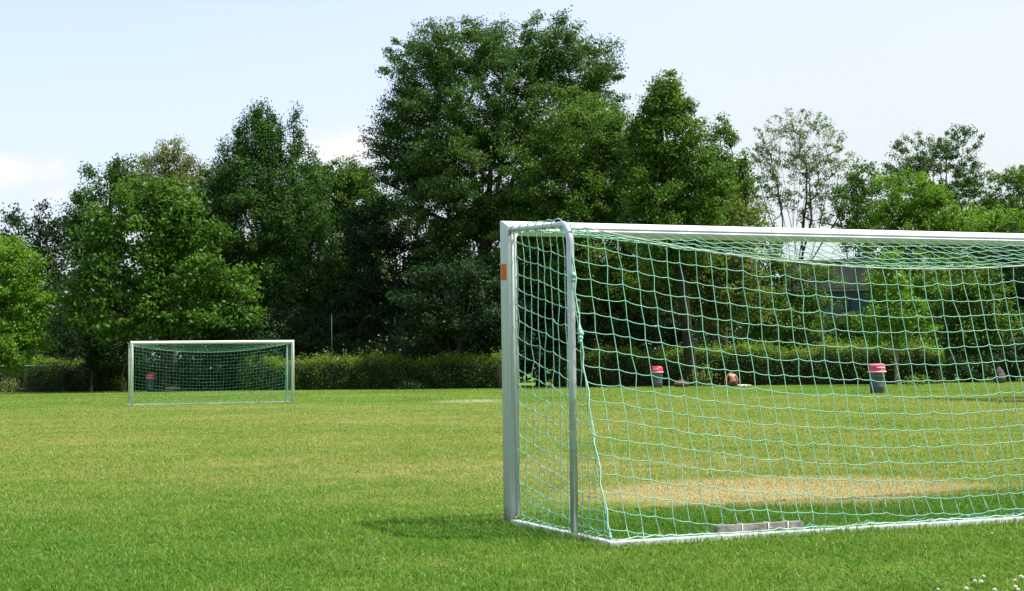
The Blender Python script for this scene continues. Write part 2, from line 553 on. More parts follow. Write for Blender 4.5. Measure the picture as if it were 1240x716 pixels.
def leaves_np(P, Nrm, size, ratio, tint, droop_amt=0.25):
    """rhombic leaf faces, folded along the midrib is skipped at this size"""
    k = len(P)
    ax = rng.normal(0, 1, (k, 3)); ax[:, 2] -= droop_amt
    ax -= Nrm * (ax * Nrm).sum(1)[:, None]
    ax /= np.linalg.norm(ax, axis=1)[:, None] + 1e-9
    bx = np.cross(Nrm, ax)
    s = size * rng.uniform(0.65, 1.35, k)[:, None]
    V = np.stack([P - ax * s * 0.5, P + bx * s * ratio * 0.5 - ax * s * 0.05, P + ax * s * 0.5, P - bx * s * ratio * 0.5 - ax * s * 0.05], 1)
    b = np.arange(k) * 4
    return V.reshape(-1, 3), np.stack([b, b + 1, b + 2, b + 3], 1), tint


def lush_mask(x, y):
    """taller uncut grass round the near goal's ground bars"""
    dx = x - C1.x; dy = y - C1.y
    u = dx * math.cos(YAW1) + dy * math.sin(YAW1)
    t = dx * math.sin(YAW1) - dy * math.cos(YAW1)
    inside = np.exp(-np.clip(np.abs(t - 0.7) - 0.75, 0, None) ** 2 / 0.05) * (np.abs(u) < 3.0)
    bars = np.exp(-(t - 1.53) ** 2 / 0.010) * (np.abs(u) < 2.7)
    side = np.exp(-(np.abs(u) - 2.5) ** 2 / 0.010) * (t > -0.1) * (t < 1.6)
    bare = np.exp(-(((u + 0.25) / 2.1) ** 2 + ((t + 1.35) / 1.0) ** 2) ** 2)
    return inside, np.maximum(bars, side), bare


def build_grass():
    """one lawn: dense fine blades near the camera thinning out and coarsening smoothly with distance"""
    s, margin, d0, d1 = 0.325, 2.0, 5.2, 92.0
    yy = np.linspace(d0, d1, 4000)
    rho = 6800 * np.minimum(1.0, (9.0 / yy) ** 1.95)
    pdf = rho * 2 * (s * yy + margin)
    cdf = np.cumsum(pdf); total = np.trapezoid(pdf, yy) if hasattr(np, 'trapezoid') else np.trapz(pdf, yy)
    cdf = cdf / cdf[-1]
    k = int(total)
    y = np.interp(rng.uniform(0, 1, k), cdf, yy)
    x = rng.uniform(-1, 1, k) * (s * y + margin)
    patch = np.sin(x * 2.1 + 1.3 * np.sin(y * 1.7)) * np.sin(y * 2.6 + 1.1 * np.sin(x * 1.9 + 2))
    ins, bar, bare = lush_mask(x, y)
    hgt = rng.uniform(0.012, 0.030, k) * (1 + 0.25 * patch) * (1 + 0.45 * ins + 0.7 * bar) * (1 - 0.6 * bare)
    hgt *= np.where(rng.uniform(0, 1, k) < 0.03, 1.6, 1.0)
    hgt *= 1 - 0.3 * np.clip((y - 12) / 40, 0, 1)
    ang = rng.uniform(0, 2 * np.pi, k)
    lean = rng.gamma(2.2, 0.5, k) * hgt
    la = rng.uniform(0, 2 * np.pi, k)
    lx, ly = np.cos(la) * lean, np.sin(la) * lean
    w_ = 0.0045 * np.maximum(1, y / 9.0) ** 0.85 * rng.uniform(0.6, 1.4, k)
    wx, wy = np.cos(la + np.pi / 2 + rng.normal(0, .5, k)) * w_ / 2, np.sin(la + np.pi / 2 + rng.normal(0, .5, k)) * w_ / 2
    z0 = np.full(k, -0.002)
    tint = rng.uniform(0, 1, k)
    mx, my, mz = x + lx * 0.35, y + ly * 0.35, hgt * 0.68
    V = np.stack([np.stack([x - wx, y - wy, z0], 1), np.stack([x + wx, y + wy, z0], 1),
                  np.stack([mx + wx * .8, my + wy * .8, mz], 1), np.stack([mx - wx * .8, my - wy * .8, mz], 1),
                  np.stack([x + lx, y + ly, hgt], 1)], 1)
    b = np.arange(k) * 5
    # rosettes of clover and plantain leaves, and dry clippings lying on the lawn
    nc_ = 130
    cy = rng.uniform(5.6, 17, nc_); cx = rng.uniform(-1, 1, nc_) * (s * cy + 0.6)
    cx[:14] = 2.25 + rng.normal(0, 0.28, 14); cy[:14] = 7.55 + rng.normal(0, 0.30, 14)
    per = 70
    px_ = np.repeat(cx, per) + rng.normal(0, 0.10, nc_ * per); py_ = np.repeat(cy, per) + rng.normal(0, 0.10, nc_ * per)
    P = np.stack([px_, py_, rng.uniform(0.012, 0.030, nc_ * per)], 1)
    nr = rng.normal(0, 0.3, P.shape) + np.array((0, 0, 1.0)); nr /= np.linalg.norm(nr, axis=1)[:, None]
    cv, cf, ct = leaves_np(P, nr, 0.017, 0.85, np.repeat(rng.uniform(0.05, 0.45, nc_), per))
    kd = 9000
    dy = np.sqrt(rng.uniform(5.4 ** 2, 24.0 ** 2, kd)); dx = rng.uniform(-1, 1, kd) * (s * dy + 0.8)
    P = np.stack([dx, dy, rng.uniform(0.010, 0.026, kd)], 1)
    nr = rng.normal(0, 0.35, P.shape) + np.array((0, 0, 1.0)); nr /= np.linalg.norm(nr, axis=1)[:, None]
    dv, df, dt = leaves_np(P, nr, 0.045, 0.09, np.full(kd, 0.98))
    V = np.concatenate([V.reshape(-1, 3), cv, dv])
    me = np_mesh('grass', V, [np.stack([b, b + 1, b + 2, b + 3], 1), np.stack([b + 3, b + 2, b + 4], 1), cf + 5 * k, df + 5 * k + len(cv)],
                 attrs={'tint': np.concatenate([tint, tint, ct, dt])})
    tag(obj('grass', me, M['blades']), kind='stuff', label='short patchy lawn grass, green near the goal and dry further out', cat='grass')


build_grass()


# ------------------------------------------------------------------ goals
def tubes_np(polys, rad, seg=5):
    """many tubes in one numpy mesh; polys: list of (n,3)"""
    VV, F = [], []
    off = 0
    th = np.arange(seg) * 2 * np.pi / seg
    for P in polys:
        P = np.asarray(P, dtype=float)
        n_ = len(P)
        if n_ < 2: continue
        d = np.empty_like(P)
        d[1:-1] = P[2:] - P[:-2]; d[0] = P[1] - P[0]; d[-1] = P[-1] - P[-2]
        d /= np.linalg.norm(d, axis=1)[:, None] + 1e-9
        up = np.where(np.abs(d[:, 2:3]) > 0.9, np.array([[1.0, 0, 0]]), np.array([[0, 0, 1.0]]))
        a_ = np.cross(d, up); a_ /= np.linalg.norm(a_, axis=1)[:, None] + 1e-9
        b_ = np.cross(d, a_)
        ring = P[:, None, :] + rad * (a_[:, None, :] * np.cos(th)[None, :, None] + b_[:, None, :] * np.sin(th)[None, :, None])
        VV.append(ring.reshape(-1, 3))
        i = np.arange(n_ - 1)[:, None] * seg; k = np.arange(seg)[None, :]
        f = np.stack([i + k, i + (k + 1) % seg, i + seg + (k + 1) % seg, i + seg + k], -1).reshape(-1, 4)
        F.append(f + off)
        off += n_ * seg
    return np.concatenate(VV), np.concatenate(F)


def droop(P, sub=3, sag=0.006):
    """subdivide a polyline and let it hang a little between knots"""
    P = np.asarray(P, dtype=float)
    out = []
    for a_, b_ in zip(P[:-1], P[1:]):
        for s in range(sub):
            f = s / sub
            q = a_ * (1 - f) + b_ * f
            ln = np.hypot(*(b_ - a_)[:2])
            q = q + np.array([0, 0, -sag * 4 * f * (1 - f) * min(1, ln / 0.1)])
            out.append(q)
    out.append(P[-1])
    return np.array(out)


def bar_profile(groove, rad_=0.050):
    pr = []
    for k in range(40):
        a_ = 2 * math.pi * k / 40
        r = rad_
        cx_, cy_ = math.cos(a_), math.sin(a_)
        # softly squared round tube
        m_ = (abs(cx_) ** 1.66 + abs(cy_) ** 1.66) ** (-1 / 1.66)
        pr.append([r * m_ * cx_, r * m_ * cy_])
    # groove for the net hooks at the rear (-y)
    if groove:
        for p in pr:
            if abs(p[0]) < 0.0066 and p[1] < 0: p[1] = -0.035
    return pr


def make_goal(label, loc, rz, st_t, base_t, rope_r, sticker, net_mat):
    g = empty('football_goal', loc, rz)
    tag(g, label, 'football goal', 'two football goals of the same pitch')
    HX = 2.5
    pr = bar_profile(True, 0.049)
    # posts, mitred at the top
    for s in (-1, 1):
        mb = MB()
        p0 = [(s * HX + x, y, 0.0) for x, y in pr]
        p1 = [(s * HX + x, y, 1.95 + s * x) for x, y in pr]
        mb.prism(p0, p1, (True, False))
        post = mb.build('post', M['post' if sticker else 'white'], g)
        if sticker and s == -1:
            st = MB()
            pts = [(-HX - 0.034, -0.0415), (-HX - 0.014, -0.0515)]
            # a strip wrapped on the rear left of the tube
            ring = []
            for k in range(7):
                a_ = R(183 + k * 9)
                cx_, cy_ = math.cos(a_), math.sin(a_)
                m_ = 0.0502 * (abs(cx_) ** 1.66 + abs(cy_) ** 1.66) ** (-1 / 1.66)
                ring.append((-HX + cx_ * m_, cy_ * m_))
            lo = [st.bm.verts.new((x, y, 1.605)) for x, y in ring]
            hi = [st.bm.verts.new((x, y, 1.712)) for x, y in ring]
            for k in range(6):
                st.bm.faces.new((lo[k], lo[k + 1], hi[k + 1], hi[k]))
            st.build('sticker', M['orange'], post)
    mb = MB()
    pr = bar_profile(True, 0.049)
    e0 = [(-HX - z, y, 1.950 + z) for z, y in pr]
    e1 = [(HX + z, y, 1.950 + z) for z, y in pr]
    mb.prism(e0, e1, (False, False))
    mb.build('crossbar', M['post' if sticker else 'white'], g)
    # net rods beside the posts
    for s in (-1, 1):
        MB().tube([(s * (HX - 0.030), -0.062, 0.07), (s * (HX - 0.030), -0.062, 1.88), (s * (HX - 0.040), -0.052, 1.90), (s * (HX - 0.05), -0.046, 1.905)], 0.009, 8).build('net_rod', M['white'], g)
    # ground frame
    for s in (-1, 1):
        L_ = base_t - 0.05
        MB().box((s * HX, -0.05 - L_ / 2, 0.018), (0.055, L_, 0.034), bevel=0.004).build('side_bar', M['white'], g)
    MB().box((0, -base_t - 0.0295, 0.018), (2 * HX + 0.058, 0.055, 0.034), bevel=0.004).build('rear_bar', M['white'], g)
    ztop = 1.90
    # stanchions with a swept elbow
    for s in (-1, 1):
        x = s * (HX - 0.005)
        pts = [(x, -st_t, 0.04), (x, -st_t, 1.0), (x, -st_t + 0.003, 1.74)]
        for k in range(1, 9):
            a_ = math.pi / 2 * k / 8
            pts.append((x, -st_t + 0.12 * (1 - math.cos(a_)), 1.76 + 0.12 * math.sin(a_) * 1.15))
        pts += [(x, -st_t + 0.30, 1.905), (x, -st_t * 0.3, 1.925), (x, -0.045, 1.935)]
        rd = [0.024] * (len(pts) - 5) + [0.023, 0.021, 0.017, 0.017, 0.017]
        MB().tube(pts, rd, 12).build('stanchion', M['galv'], g)
    # ---- net
    mesh = 0.1062
    nc = 48
    X = np.linspace(-HX + 0.01, HX - 0.01, nc)
    r2 = np.random.default_rng(5)

    def zcord(x):
        return ztop - 0.245 * (1 - (x / HX) ** 2) - 0.012

    def yback(z, zt):
        f = np.clip(z / ztop, 0, 1)
        return st_t + (base_t - st_t) * (1 - f) ** 1.5

    NR = 19
    jit = r2.normal(0, 0.006, (nc, NR, 3))
    B = np.zeros((nc, NR, 3))
    wave = 0.035 * np.sin(X * 2.3 + 0.7) + 0.02 * np.sin(X * 5.1)
    for i in range(nc):
        zt = zcord(X[i])
        for j in range(NR):
            z = zt - j * mesh * 0.985
            x = X[i]
            edge = min(1.0, (HX - abs(X[i])) / 0.5)
            if j == NR - 1:
                B[i, j] = (x + jit[i, j, 0], -base_t - 0.005, 0.042)
                continue
            floor = 0.035 + 0.012 * math.sin(i * 1.7 + j)
            if z < floor:
                ex = floor - z
                B[i, j] = (x + 0.25 * ex + jit[i, j, 0] * 2, -base_t + 0.02 + 0.75 * ex + jit[i, j, 1] * 3 - 0.02 * math.sin(i * 1.3), floor)
            else:
                yy = yback(z, zt) + wave[i] * edge * math.sin(math.pi * min(1, j / 17)) * 0.8
                B[i, j] = (x + jit[i, j, 0], -min(yy, base_t + 0.0) + jit[i, j, 1], z + jit[i, j, 2])
    polys = []
    for i in range(nc):
        polys.append(droop(B[i], 2, 0.0))
    for j in range(1, NR - 1):
        polys.append(droop(B[:, j], 3, 0.007))
    # knots along the ground bar
    bind = []
    for i in range(nc - 1):
        a_, b_ = B[i, NR - 1], B[i + 1, NR - 1]
        m_ = (a_ + b_) / 2 + np.array([r2.normal(0, .01), r2.normal(0, .010), r2.uniform(-0.004, 0.012)])
        bind += [a_, m_]
    bind.append(B[-1, NR - 1])
    # roof
    NT = 8
    Tt = np.linspace(0.06, st_t, NT)
    T_ = np.zeros((nc, NT, 3))
    for i in range(nc):
        for k in range(NT):
            f = k / (NT - 1)
            z = 1.925 * (1 - f) + zcord(X[i]) * f - 0.05 * math.sin(math.pi * f) * (1 - (X[i] / HX) ** 2)
            T_[i, k] = (X[i] + r2.normal(0, .005) + 0.06 * math.sin(math.pi * f), -Tt[k], z + r2.normal(0, .005))
    for i in range(nc):
        polys.append(droop(T_[i], 2, 0.002))
    for k in range(1, NT - 1):
        polys.append(droop(T_[:, k], 3, 0.004))
    # sides
    for s in (-1, 1):
        ns = int(round(base_t / mesh)) + 1
        NJ = 18
        S = np.full((ns, NJ, 3), np.nan)
        for j in range(NJ):
            z0 = 1.88 - j * mesh
            zmid = max(0.05, z0 - 0.1)
            lim = float(yback(np.array(zmid), ztop))
            for i in range(ns):
                t = 0.075 + i * mesh * 0.985
                f = min(1, t / max(st_t, 0.3))
                z = z0 - (0.24 * f ** 1.15 + 0.012 * math.sin(f * 6)) * min(1, (z0 + 0.05) / 0.5)
                z = max(z, 0.045)
                if t <= lim - 0.01:
                    S[i, j] = (s * (HX - 0.035 - 0.02 * math.sin(math.pi * min(1, t / base_t)) + r2.normal(0, .004)), -min(t, lim) + r2.normal(0, .005), z + r2.normal(0, .005))
        for i in range(ns):
            P = S[i][~np.isnan(S[i][:, 0])]
            if len(P) > 1:
                if i * mesh + 0.075 <= st_t:      # up to the stanchion's top run
                    tt = -P[0][1]
                    P = np.vstack([[P[0][0] + s * 0.02, P[0][1], 1.925], P])
                P = np.vstack([P, [s * HX, P[-1][1], 0.046]])
                polys.append(droop(P, 2, 0.0))
        for j in range(NJ):
            P = S[:, j][~np.isnan(S[:, j, 0])]
            z_e = P[-1][2]
            ye = float(yback(np.array(z_e), ztop))
            P = np.vstack([[s * (HX - .02), -0.066, P[0][2] + 0.004], P, [s * (HX - 0.012), -ye, z_e]])
            polys.append(droop(P, 2, 0.006))
    v, f = tubes_np(polys, rope_r, 5)
    # a knot at every crossing
    ctr = np.concatenate([B[1:-1, 1:-1].reshape(-1, 3), T_[1:-1, 1:-1].reshape(-1, 3)])
    kr = rope_r * 2.0 * r2.uniform(0.8, 1.25, len(ctr))[:, None, None]
    octa = np.array([(1, 0, 0), (0, 1, 0), (-1, 0, 0), (0, -1, 0), (0, 0, 1), (0, 0, -1)], float)
    kv = (ctr[:, None, :] + octa[None] * kr).reshape(-1, 3)
    of = np.array([(0, 1, 4), (1, 2, 4), (2, 3, 4), (3, 0, 4), (1, 0, 5), (2, 1, 5), (3, 2, 5), (0, 3, 5)])
    kf = (of[None] + (np.arange(len(ctr)) * 6)[:, None, None]).reshape(-1, 3) + len(v)
    v = np.concatenate([v, kv])
    net = obj('net', np_mesh('net', v, [f, kf], smooth=True), M[net_mat], g)
    # edge ropes: corner lines, top cord, rope on the stanchion
    for s in (-1, 1):
        e = []
        for k in range(25):
            z = 1.86 - k / 24 * 1.81
            e.append((s * (HX - 0.012) + 0.008 * math.sin(k * 2.1), -float(yback(np.array(z), ztop)) - 0.004 + 0.006 * math.sin(k * 1.3), z))
        v, f = tubes_np([e], rope_r * 1.6, 6)
        er = obj('edge_rope', np_mesh('edge_rope', v, [f], smooth=True), M['rope' if net_mat == 'net' else 'net_dark'], net)
        if rope_r < 0.004 and s == -1:
            for (kz, kr) in ((1.20, .019), (1.225, .021), (1.25, .017), (1.18, .015), (1.27, .012), (1.58, .016), (1.55, .014)):
                y = -float(yback(np.array(kz), ztop))
                MB().lathe([(kr * .3, -kr), (kr * .8, -kr * .5), (kr, 0), (kr * .75, kr * .6), (kr * .3, kr)], 8, (s * (HX - .012) + random.uniform(-.006, .006), y + random.uniform(-.006, .006), kz)).build('knot', M['rope'], net)
        # rope wrapped along the stanchion's top run
        w_ = []
        for k in range(40):
            f_ = k / 39
            y = -st_t + 0.02 + (st_t - 0.1) * f_
            zz = 1.905 + 0.03 * f_ - 0.07 * max(0, 1 - f_ * 5) ** 2
            a_ = k * 1.1
            w_.append((s * (HX - 0.005) + 0.032 * math.cos(a_), y, zz + 0.032 * math.sin(a_)))
        v, f = tubes_np([w_], rope_r * 1.3, 5)
        obj('edge_rope', np_mesh('edge_rope', v, [f], smooth=True), M['rope' if net_mat == 'net' else 'net_dark'], net)
    e = [(x, -st_t - 0.01, zcord(x) + 0.003) for x in np.linspace(-HX, HX, 60)]
    v, f = tubes_np([e], rope_r * 1.25, 6)
    obj('top_cord', np_mesh('top_cord', v, [f], smooth=True), M['cord'], net)
    v, f = tubes_np([droop(bind, 2, 0.0)], rope_r * 1.3, 5)
    obj('binding_rope', np_mesh('binding_rope', v, [f], smooth=True), M['rope' if net_mat == 'net' else 'net_dark'], net)
    return g


near = make_goal('large white goal in the foreground seen from behind, orange sticker on its post', C1, YAW1, 1.0, 1.5, 0.0028, True, 'net')
far = make_goal('small distant white goal on the far side of the lawn, open side facing us', C2, YAW2 + math.pi, 0.92, 1.4, 0.0027, False, 'net_dark')

# weathered timber lying on the rear bar of the near goal
tb = empty('timber_block', C1 + Vector((math.sin(YAW1), -math.cos(YAW1), 0)) * 1.462 - AX1 * 1.50, YAW1 + R(0.5))
tag(tb, 'weathered grey timber block lying along the rear ground bar of the near goal', 'timber block')
MB().box((0, 0, 0.047), (0.60, 0.055, 0.070), bevel=0.006).build('beam', M['timber'], tb)
for x in (-0.135, 0.045, 0.18):
    MB().tube([(x, -0.0295, 0.004), (x + .003, -0.0305, 0.05), (x + .006, -0.0295, 0.086), (x + .006, 0.0295, 0.086), (x + .003, 0.0295, 0.004)], 0.0032, 6).build('tie', M['string'], tb)


# ------------------------------------------------------------------ trees
TREE_GROUP = 'trees and bushes standing behind the hedges'


def tree(name, label, y, base_px, blobs, key, leaf=0.2, rc=0.75, lai=3.6, cl=3.2, tr=0.22, bark='bark', airy=False,
         ratio=0.55, cat='tree', up=0.35, shift=6.5, limbs=9, group=TREE_GROUP, flat=0.6, depth=1.0, base_y=None, minz=0.3):
    y = y + shift
    yb = y if base_y is None else base_y
    base = at(base_px, 450, yb); base.z = 0
    E = []
    for (px, py, rx, ry) in blobs:
        c = at(px, py, y)
        m = y / FPX
        E.append((np.array(c), np.array((rx * m, rx * m * depth * 0.9, ry * m))))
    area = sum(math.pi * e[1][0] * e[1][2] for e in E) * 0.72
    ncl = max(10, int(cl * area / (math.pi * rc * rc)))
    wts = np.array([e[1][0] * e[1][2] for e in E]) ** 1.0
    wts /= wts.sum()
    # clump centres near the shells
    C = []
    tries = 0
    leaf = leaf * (0.76 if leaf < 0.25 else 0.86)
    lai = lai * (1.75 if not airy else 1.25)
    rc = rc * 0.86
    cl = cl * (1.7 if not airy else 1.5)
    ncl = max(10, int(cl * area / (math.pi * rc * rc)))
    mind = rc * (0.5 if not airy else 0.8)
    while len(C) < ncl and tries < ncl * 14:
        tries += 1
        i = rng.choice(len(E), p=wts)
        d = rng.normal(0, 1, 3); d /= np.linalg.norm(d)
        r_ = rng.uniform(0.12, 1) ** (1 / 2.4)
        p = E[i][0] + d * E[i][1] * r_
        if p[2] < minz: continue
        # clumps deep inside another lobe are useless
        deep = False
        for j, e in enumerate(E):
            if j != i and (((p - e[0]) / e[1]) ** 2).sum() < 0.14: deep = True
        if deep and rng.uniform() < 0.75: continue
        if C and np.min(((np.array(C[-400:]) - p) ** 2).sum(1)) < (mind ** 2) * 0.5: continue
        C.append(p)
    C = np.array(C)
    cen = (C).mean(0)
    top = C[:, 2].max()
    # ---- limbs: trunk nodes, then attach every clump to the nearest lower node
    nodes = []; par = []
    bx, by = base.x, base.y
    H = top * (0.70 if not airy else 0.42)
    nt_ = 9
    ph = rng.uniform(0, 6)
    for k in range(nt_ + 1):
        f = k / nt_
        tx = bx + (cen[0] - bx) * f ** 1.4 + 0.012 * H * math.sin(ph + 4 * f)
        ty = by + (cen[1] - by) * f ** 1.4 + 0.010 * H * math.cos(ph + 5 * f)
        nodes.append(np.array((tx, ty, H * f))); par.append(k - 1)
    # main limbs fan out from the trunk to well spread points of the crown
    lim_t = []
    cand = C[(C[:, 2] > np.quantile(C[:, 2], 0.35))]
    for _ in range(limbs):
        if not lim_t: q = cand[np.argmax(cand[:, 2])]
        else:
            dd = np.min(np.linalg.norm(cand[:, None, :] - np.array(lim_t)[None], axis=2), axis=1)
            q = cand[np.argmax(dd + 0.3 * (cand[:, 2] - cen[2]))]
        lim_t.append(q)
    for q in lim_t:
        f0 = 0.45 + 0.5 * rng.uniform()
        f0 = min(f0, max(0.35, (q[2] * 0.62) / H))
        j = int(round(f0 * nt_)); j = min(j, nt_)
        a_ = nodes[j]; prev = j
        dz = q[2] - a_[2]
        for k in range(1, 6):
            f = k / 5.5
            pnt = a_ + (q - a_) * f
            pnt[2] = a_[2] + dz * (f ** 1.25 if dz > 0 else f)
            pnt = pnt + rng.normal(0, 0.012, 3) * np.linalg.norm(q - a_)
            nodes.append(pnt); par.append(prev); prev = len(nodes) - 1
    z_min = min(C[:, 2].min() - 0.5, H * 0.5)
    order = np.argsort(np.hypot(C[:, 0] - cen[0], C[:, 1] - cen[1]) + 0.35 * np.abs(C[:, 2] - H * 0.6))
    step = max(1, len(order) // 260)
    leafnodes = []
    for ci in order[::step]:
        p = C[ci]
        A_ = np.array(nodes)
        d = np.linalg.norm(A_ - p, axis=1)
        pen = np.clip(A_[:, 2] - (p[2] - 0.35 * d), 0, None) * 2.2
        pen[:2] += 5
        j = int(np.argmin(d + pen))
        a_ = A_[j]
        dist = d[j]
        prev = j
        if dist > 0.9:
            q = a_ * 0.5 + p * 0.5 + np.array((0, 0, -0.06 * dist)) + rng.normal(0, 0.05 * dist, 3)
            nodes.append(q); par.append(prev); prev = len(nodes) - 1
        nodes.append(p - np.array((0, 0, rc * 0.2))); par.append(prev); leafnodes.append(len(nodes) - 1)
    nn = len(nodes)
    w2 = np.zeros(nn)
    for l in leafnodes: w2[l] += 1
    for k in range(nn - 1, 0, -1):
        if par[k] >= 0: w2[par[k]] += max(w2[k], 0.0)
    ex = 0.56
    rad = tr * (np.maximum(w2, 0.5) / max(w2[0], 1)) ** ex
    rad = np.maximum(rad, 0.010)
    rad[:nt_ + 1] = np.maximum(rad[:nt_ + 1], tr * np.linspace(1.0, 0.22, nt_ + 1))
    rad[0] *= 1.35
    VV = []; F = []; off = 0
    seg = 6
    th = np.arange(seg) * 2 * np.pi / seg
    for k in range(1, nn):
        a_, b_ = nodes[par[k]], nodes[k]
        d = b_ - a_; ln = np.linalg.norm(d)
        if ln < 1e-4: continue
        d = d / ln
        u = np.cross(d, (1, 0, 0) if abs(d[0]) < 0.8 else (0, 1, 0)); u /= np.linalg.norm(u); v_ = np.cross(d, u)
        r0 = rad[par[k]] if par[k] < nt_ + 1 and k < nt_ + 1 else min(rad[par[k]], rad[k] * 1.5)
        r1 = rad[k]
        ring = np.cos(th)[:, None] * u + np.sin(th)[:, None] * v_
        VV.append(a_ + ring * r0 - d * r0 * 0.3); VV.append(b_ + ring * r1 + d * r1 * 0.3)
        i = np.arange(seg)
        F.append(np.stack([i, (i + 1) % seg, seg + (i + 1) % seg, seg + i], 1) + off)
        off += 2 * seg
    root = empty(name, base)
    tag(root, label, cat, group)
    tv = np.concatenate(VV) - np.array(base)
    obj('trunk', np_mesh('trunk', tv, [np.concatenate(F)], smooth=True), M[bark], root)
    # ---- foliage
    lareas = leaf * leaf * ratio * 0.5
    nl = int(lai * area / lareas)
    per = max(4, nl // len(C))
    k = per * len(C)
    cid = np.repeat(np.arange(len(C)), per)
    csz = rng.uniform(0.55, 1.45, len(C))
    # every clump is a loose spray: soft-edged, drawn out away from the trunk and hanging a little at its tip
    off_ = np.clip(rng.normal(0, 0.44 if not airy else 0.35, (k, 3)), -0.95, 0.95)
    off_[:, 2] *= flat
    rad_c = C - np.array((cen[0], cen[1], cen[2] - 1.5)); rad_c /= np.linalg.norm(rad_c, axis=1)[:, None] + 1e-6
    al = (off_ * rad_c[cid]).sum(1)
    off_ += rad_c[cid] * (al * rng.uniform(0.2, 0.9, len(C))[cid])[:, None]
    off_ *= (rc * csz[cid])[:, None]
    off_[:, 2] -= 0.12 * rc * np.clip(al, 0, None) ** 2
    P = C[cid] + off_
    # ragged outliers
    ol = rng.uniform(0, 1, k) < 0.02
    P[ol] += rng.normal(0, rc * 0.28, (ol.sum(), 3))
    keep = P[:, 2] > 0.05
    outw = off_ / (np.linalg.norm(off_, axis=1)[:, None] + 1e-6)
    nr = outw * 0.40 + rng.normal(0, 0.62, (k, 3)) + np.array((0, 0, up))
    nr /= np.linalg.norm(nr, axis=1)[:, None]
    ctint = rng.uniform(0.18, 0.72, len(C))
    tint = np.clip(ctint[cid] + rng.normal(0, 0.18, k), 0, 1)
    P, nr, tint = P[keep], nr[keep], tint[keep]
    v, f, tint = leaves_np(P, nr, leaf, ratio, tint)
    obj('crown', np_mesh('crown', v - np.array(base), [f], attrs={'tint': tint}), L[key], root)
    return root


# --- the far row (sky behind)
tree('tall_thin_tree', 'thin dark tree peeping over the trees at the far left edge', 100, 40,
     [(30, 280, 42, 36), (70, 290, 28, 40), (40, 330, 50, 40)], 'dark', 0.26, 0.8, 2.0, 1.9, 0.25)
tree('airy_ash_tree', 'airy see-through ash with bare dark limbs against the white sky', 98, 944,
     [(945, 180, 42, 40), (985, 175, 45, 42), (960, 215, 55, 40), (1010, 215, 32, 42), (925, 215, 25, 45), (965, 150, 40, 18), (1000, 250, 40, 28)], 'pale', 0.16, 0.36, 0.95, 1.7, 0.17, airy=True, limbs=16, flat=0.8)
tree('slender_tree', 'slender small tree between the airy ash and the tufted tree', 96, 1042,
     [(1041, 212, 20, 26), (1034, 240, 26, 30), (1050, 245, 24, 34), (1038, 265, 30, 26), (1043, 300, 22, 45)], 'ash2', 0.22, 0.6, 2.0, 2.0, 0.16)
tree('tufted_tree', 'tall tree with separate dark tufts of leaves at the right', 100, 1138,
     [(1120, 185, 42, 26), (1160, 175, 30, 24), (1135, 215, 58, 32), (1178, 215, 22, 26), (1090, 205, 22, 20), (1140, 255, 58, 34), (1105, 225, 36, 26), (1165, 240, 36, 30)], 'ash', 0.18, 0.46, 2.3, 2.2, 0.18, airy=True, limbs=12)
tree('edge_tree', 'loose tall tree cut off by the right edge of the photo', 94, 1222,
     [(1222, 235, 34, 34), (1245, 225, 30, 30), (1205, 265, 34, 30), (1250, 280, 34, 40), (1215, 310, 34, 40), (1225, 265, 40, 34)], 'ash2', 0.18, 0.46, 2.7, 2.6, 0.16, airy=True, limbs=10)
tree('round_tree', 'dark green tree rising behind the big walnut on the left', 88, 128,
     [(128, 230, 38, 34), (152, 222, 38, 28), (108, 262, 26, 34), (115, 280, 32, 50), (110, 350, 30, 50)], 'ash', 0.22, 0.75, 3.0, 2.6, 0.25)
tree('flowering_linden_tree', 'yellowish blossoming linden top above the walnut', 92, 212,
     [(212, 196, 27, 27), (228, 222, 30, 30), (192, 218, 30, 28), (212, 270, 40, 60), (175, 235, 24, 24)], 'linden', 0.18, 0.6, 3.2, 2.8, 0.25)
# --- tall dark trees
tree('tall_poplar_tree', 'tall dark pointed tree between the walnut and the big ash', 85, 322,
     [(318, 145, 13, 24), (308, 172, 22, 34), (328, 180, 20, 40), (286, 190, 20, 34), (300, 215, 40, 46), (340, 220, 30, 45), (358, 170, 8, 36), (310, 270, 62, 70), (355, 265, 42, 65), (320, 345, 60, 60), (365, 345, 52, 55), (280, 235, 32, 45), (262, 245, 30, 45), (258, 310, 40, 60), (340, 285, 50, 60)], 'poplar', 0.18, 0.46, 3.6, 3.0, 0.34, flat=1.1, limbs=12)
tree('pointed_tree', 'smaller dark pointed tree right beside the tall poplar', 86, 378,
     [(376, 195, 9, 28), (378, 250, 28, 46), (385, 300, 46, 64), (395, 370, 50, 45)], 'poplar', 0.20, 0.6, 3.2, 3.0, 0.22, flat=0.85)
tree('gappy_tree', 'rounded tree with gaps of white sky left of the big ash', 88, 425,
     [(412, 216, 30, 26), (390, 222, 24, 26), (436, 222, 22, 26), (420, 240, 40, 36), (440, 250, 34, 36), (400, 245, 32, 44), (430, 300, 50, 34), (425, 345, 54, 46), (450, 275, 34, 44)], 'ash2', 0.20, 0.5, 3.0, 3.0, 0.26)
tree('big_ash_tree', 'tallest tree of the row, broad rounded ash in the middle', 80, 584,
     [(575, 125, 100, 88), (520, 165, 70, 78), (640, 125, 95, 88), (560, 60, 62, 40), (640, 58, 78, 40), (700, 85, 58, 46), (715, 120, 44, 45), (510, 85, 50, 50), (480, 180, 36, 48), (600, 210, 135, 85), (540, 255, 85, 65), (655, 270, 80, 60), (590, 310, 95, 70), (570, 240, 70, 60)],
     'ash', 0.18, 0.60, 2.7, 2.7, 0.44, shift=8.5, limbs=16)
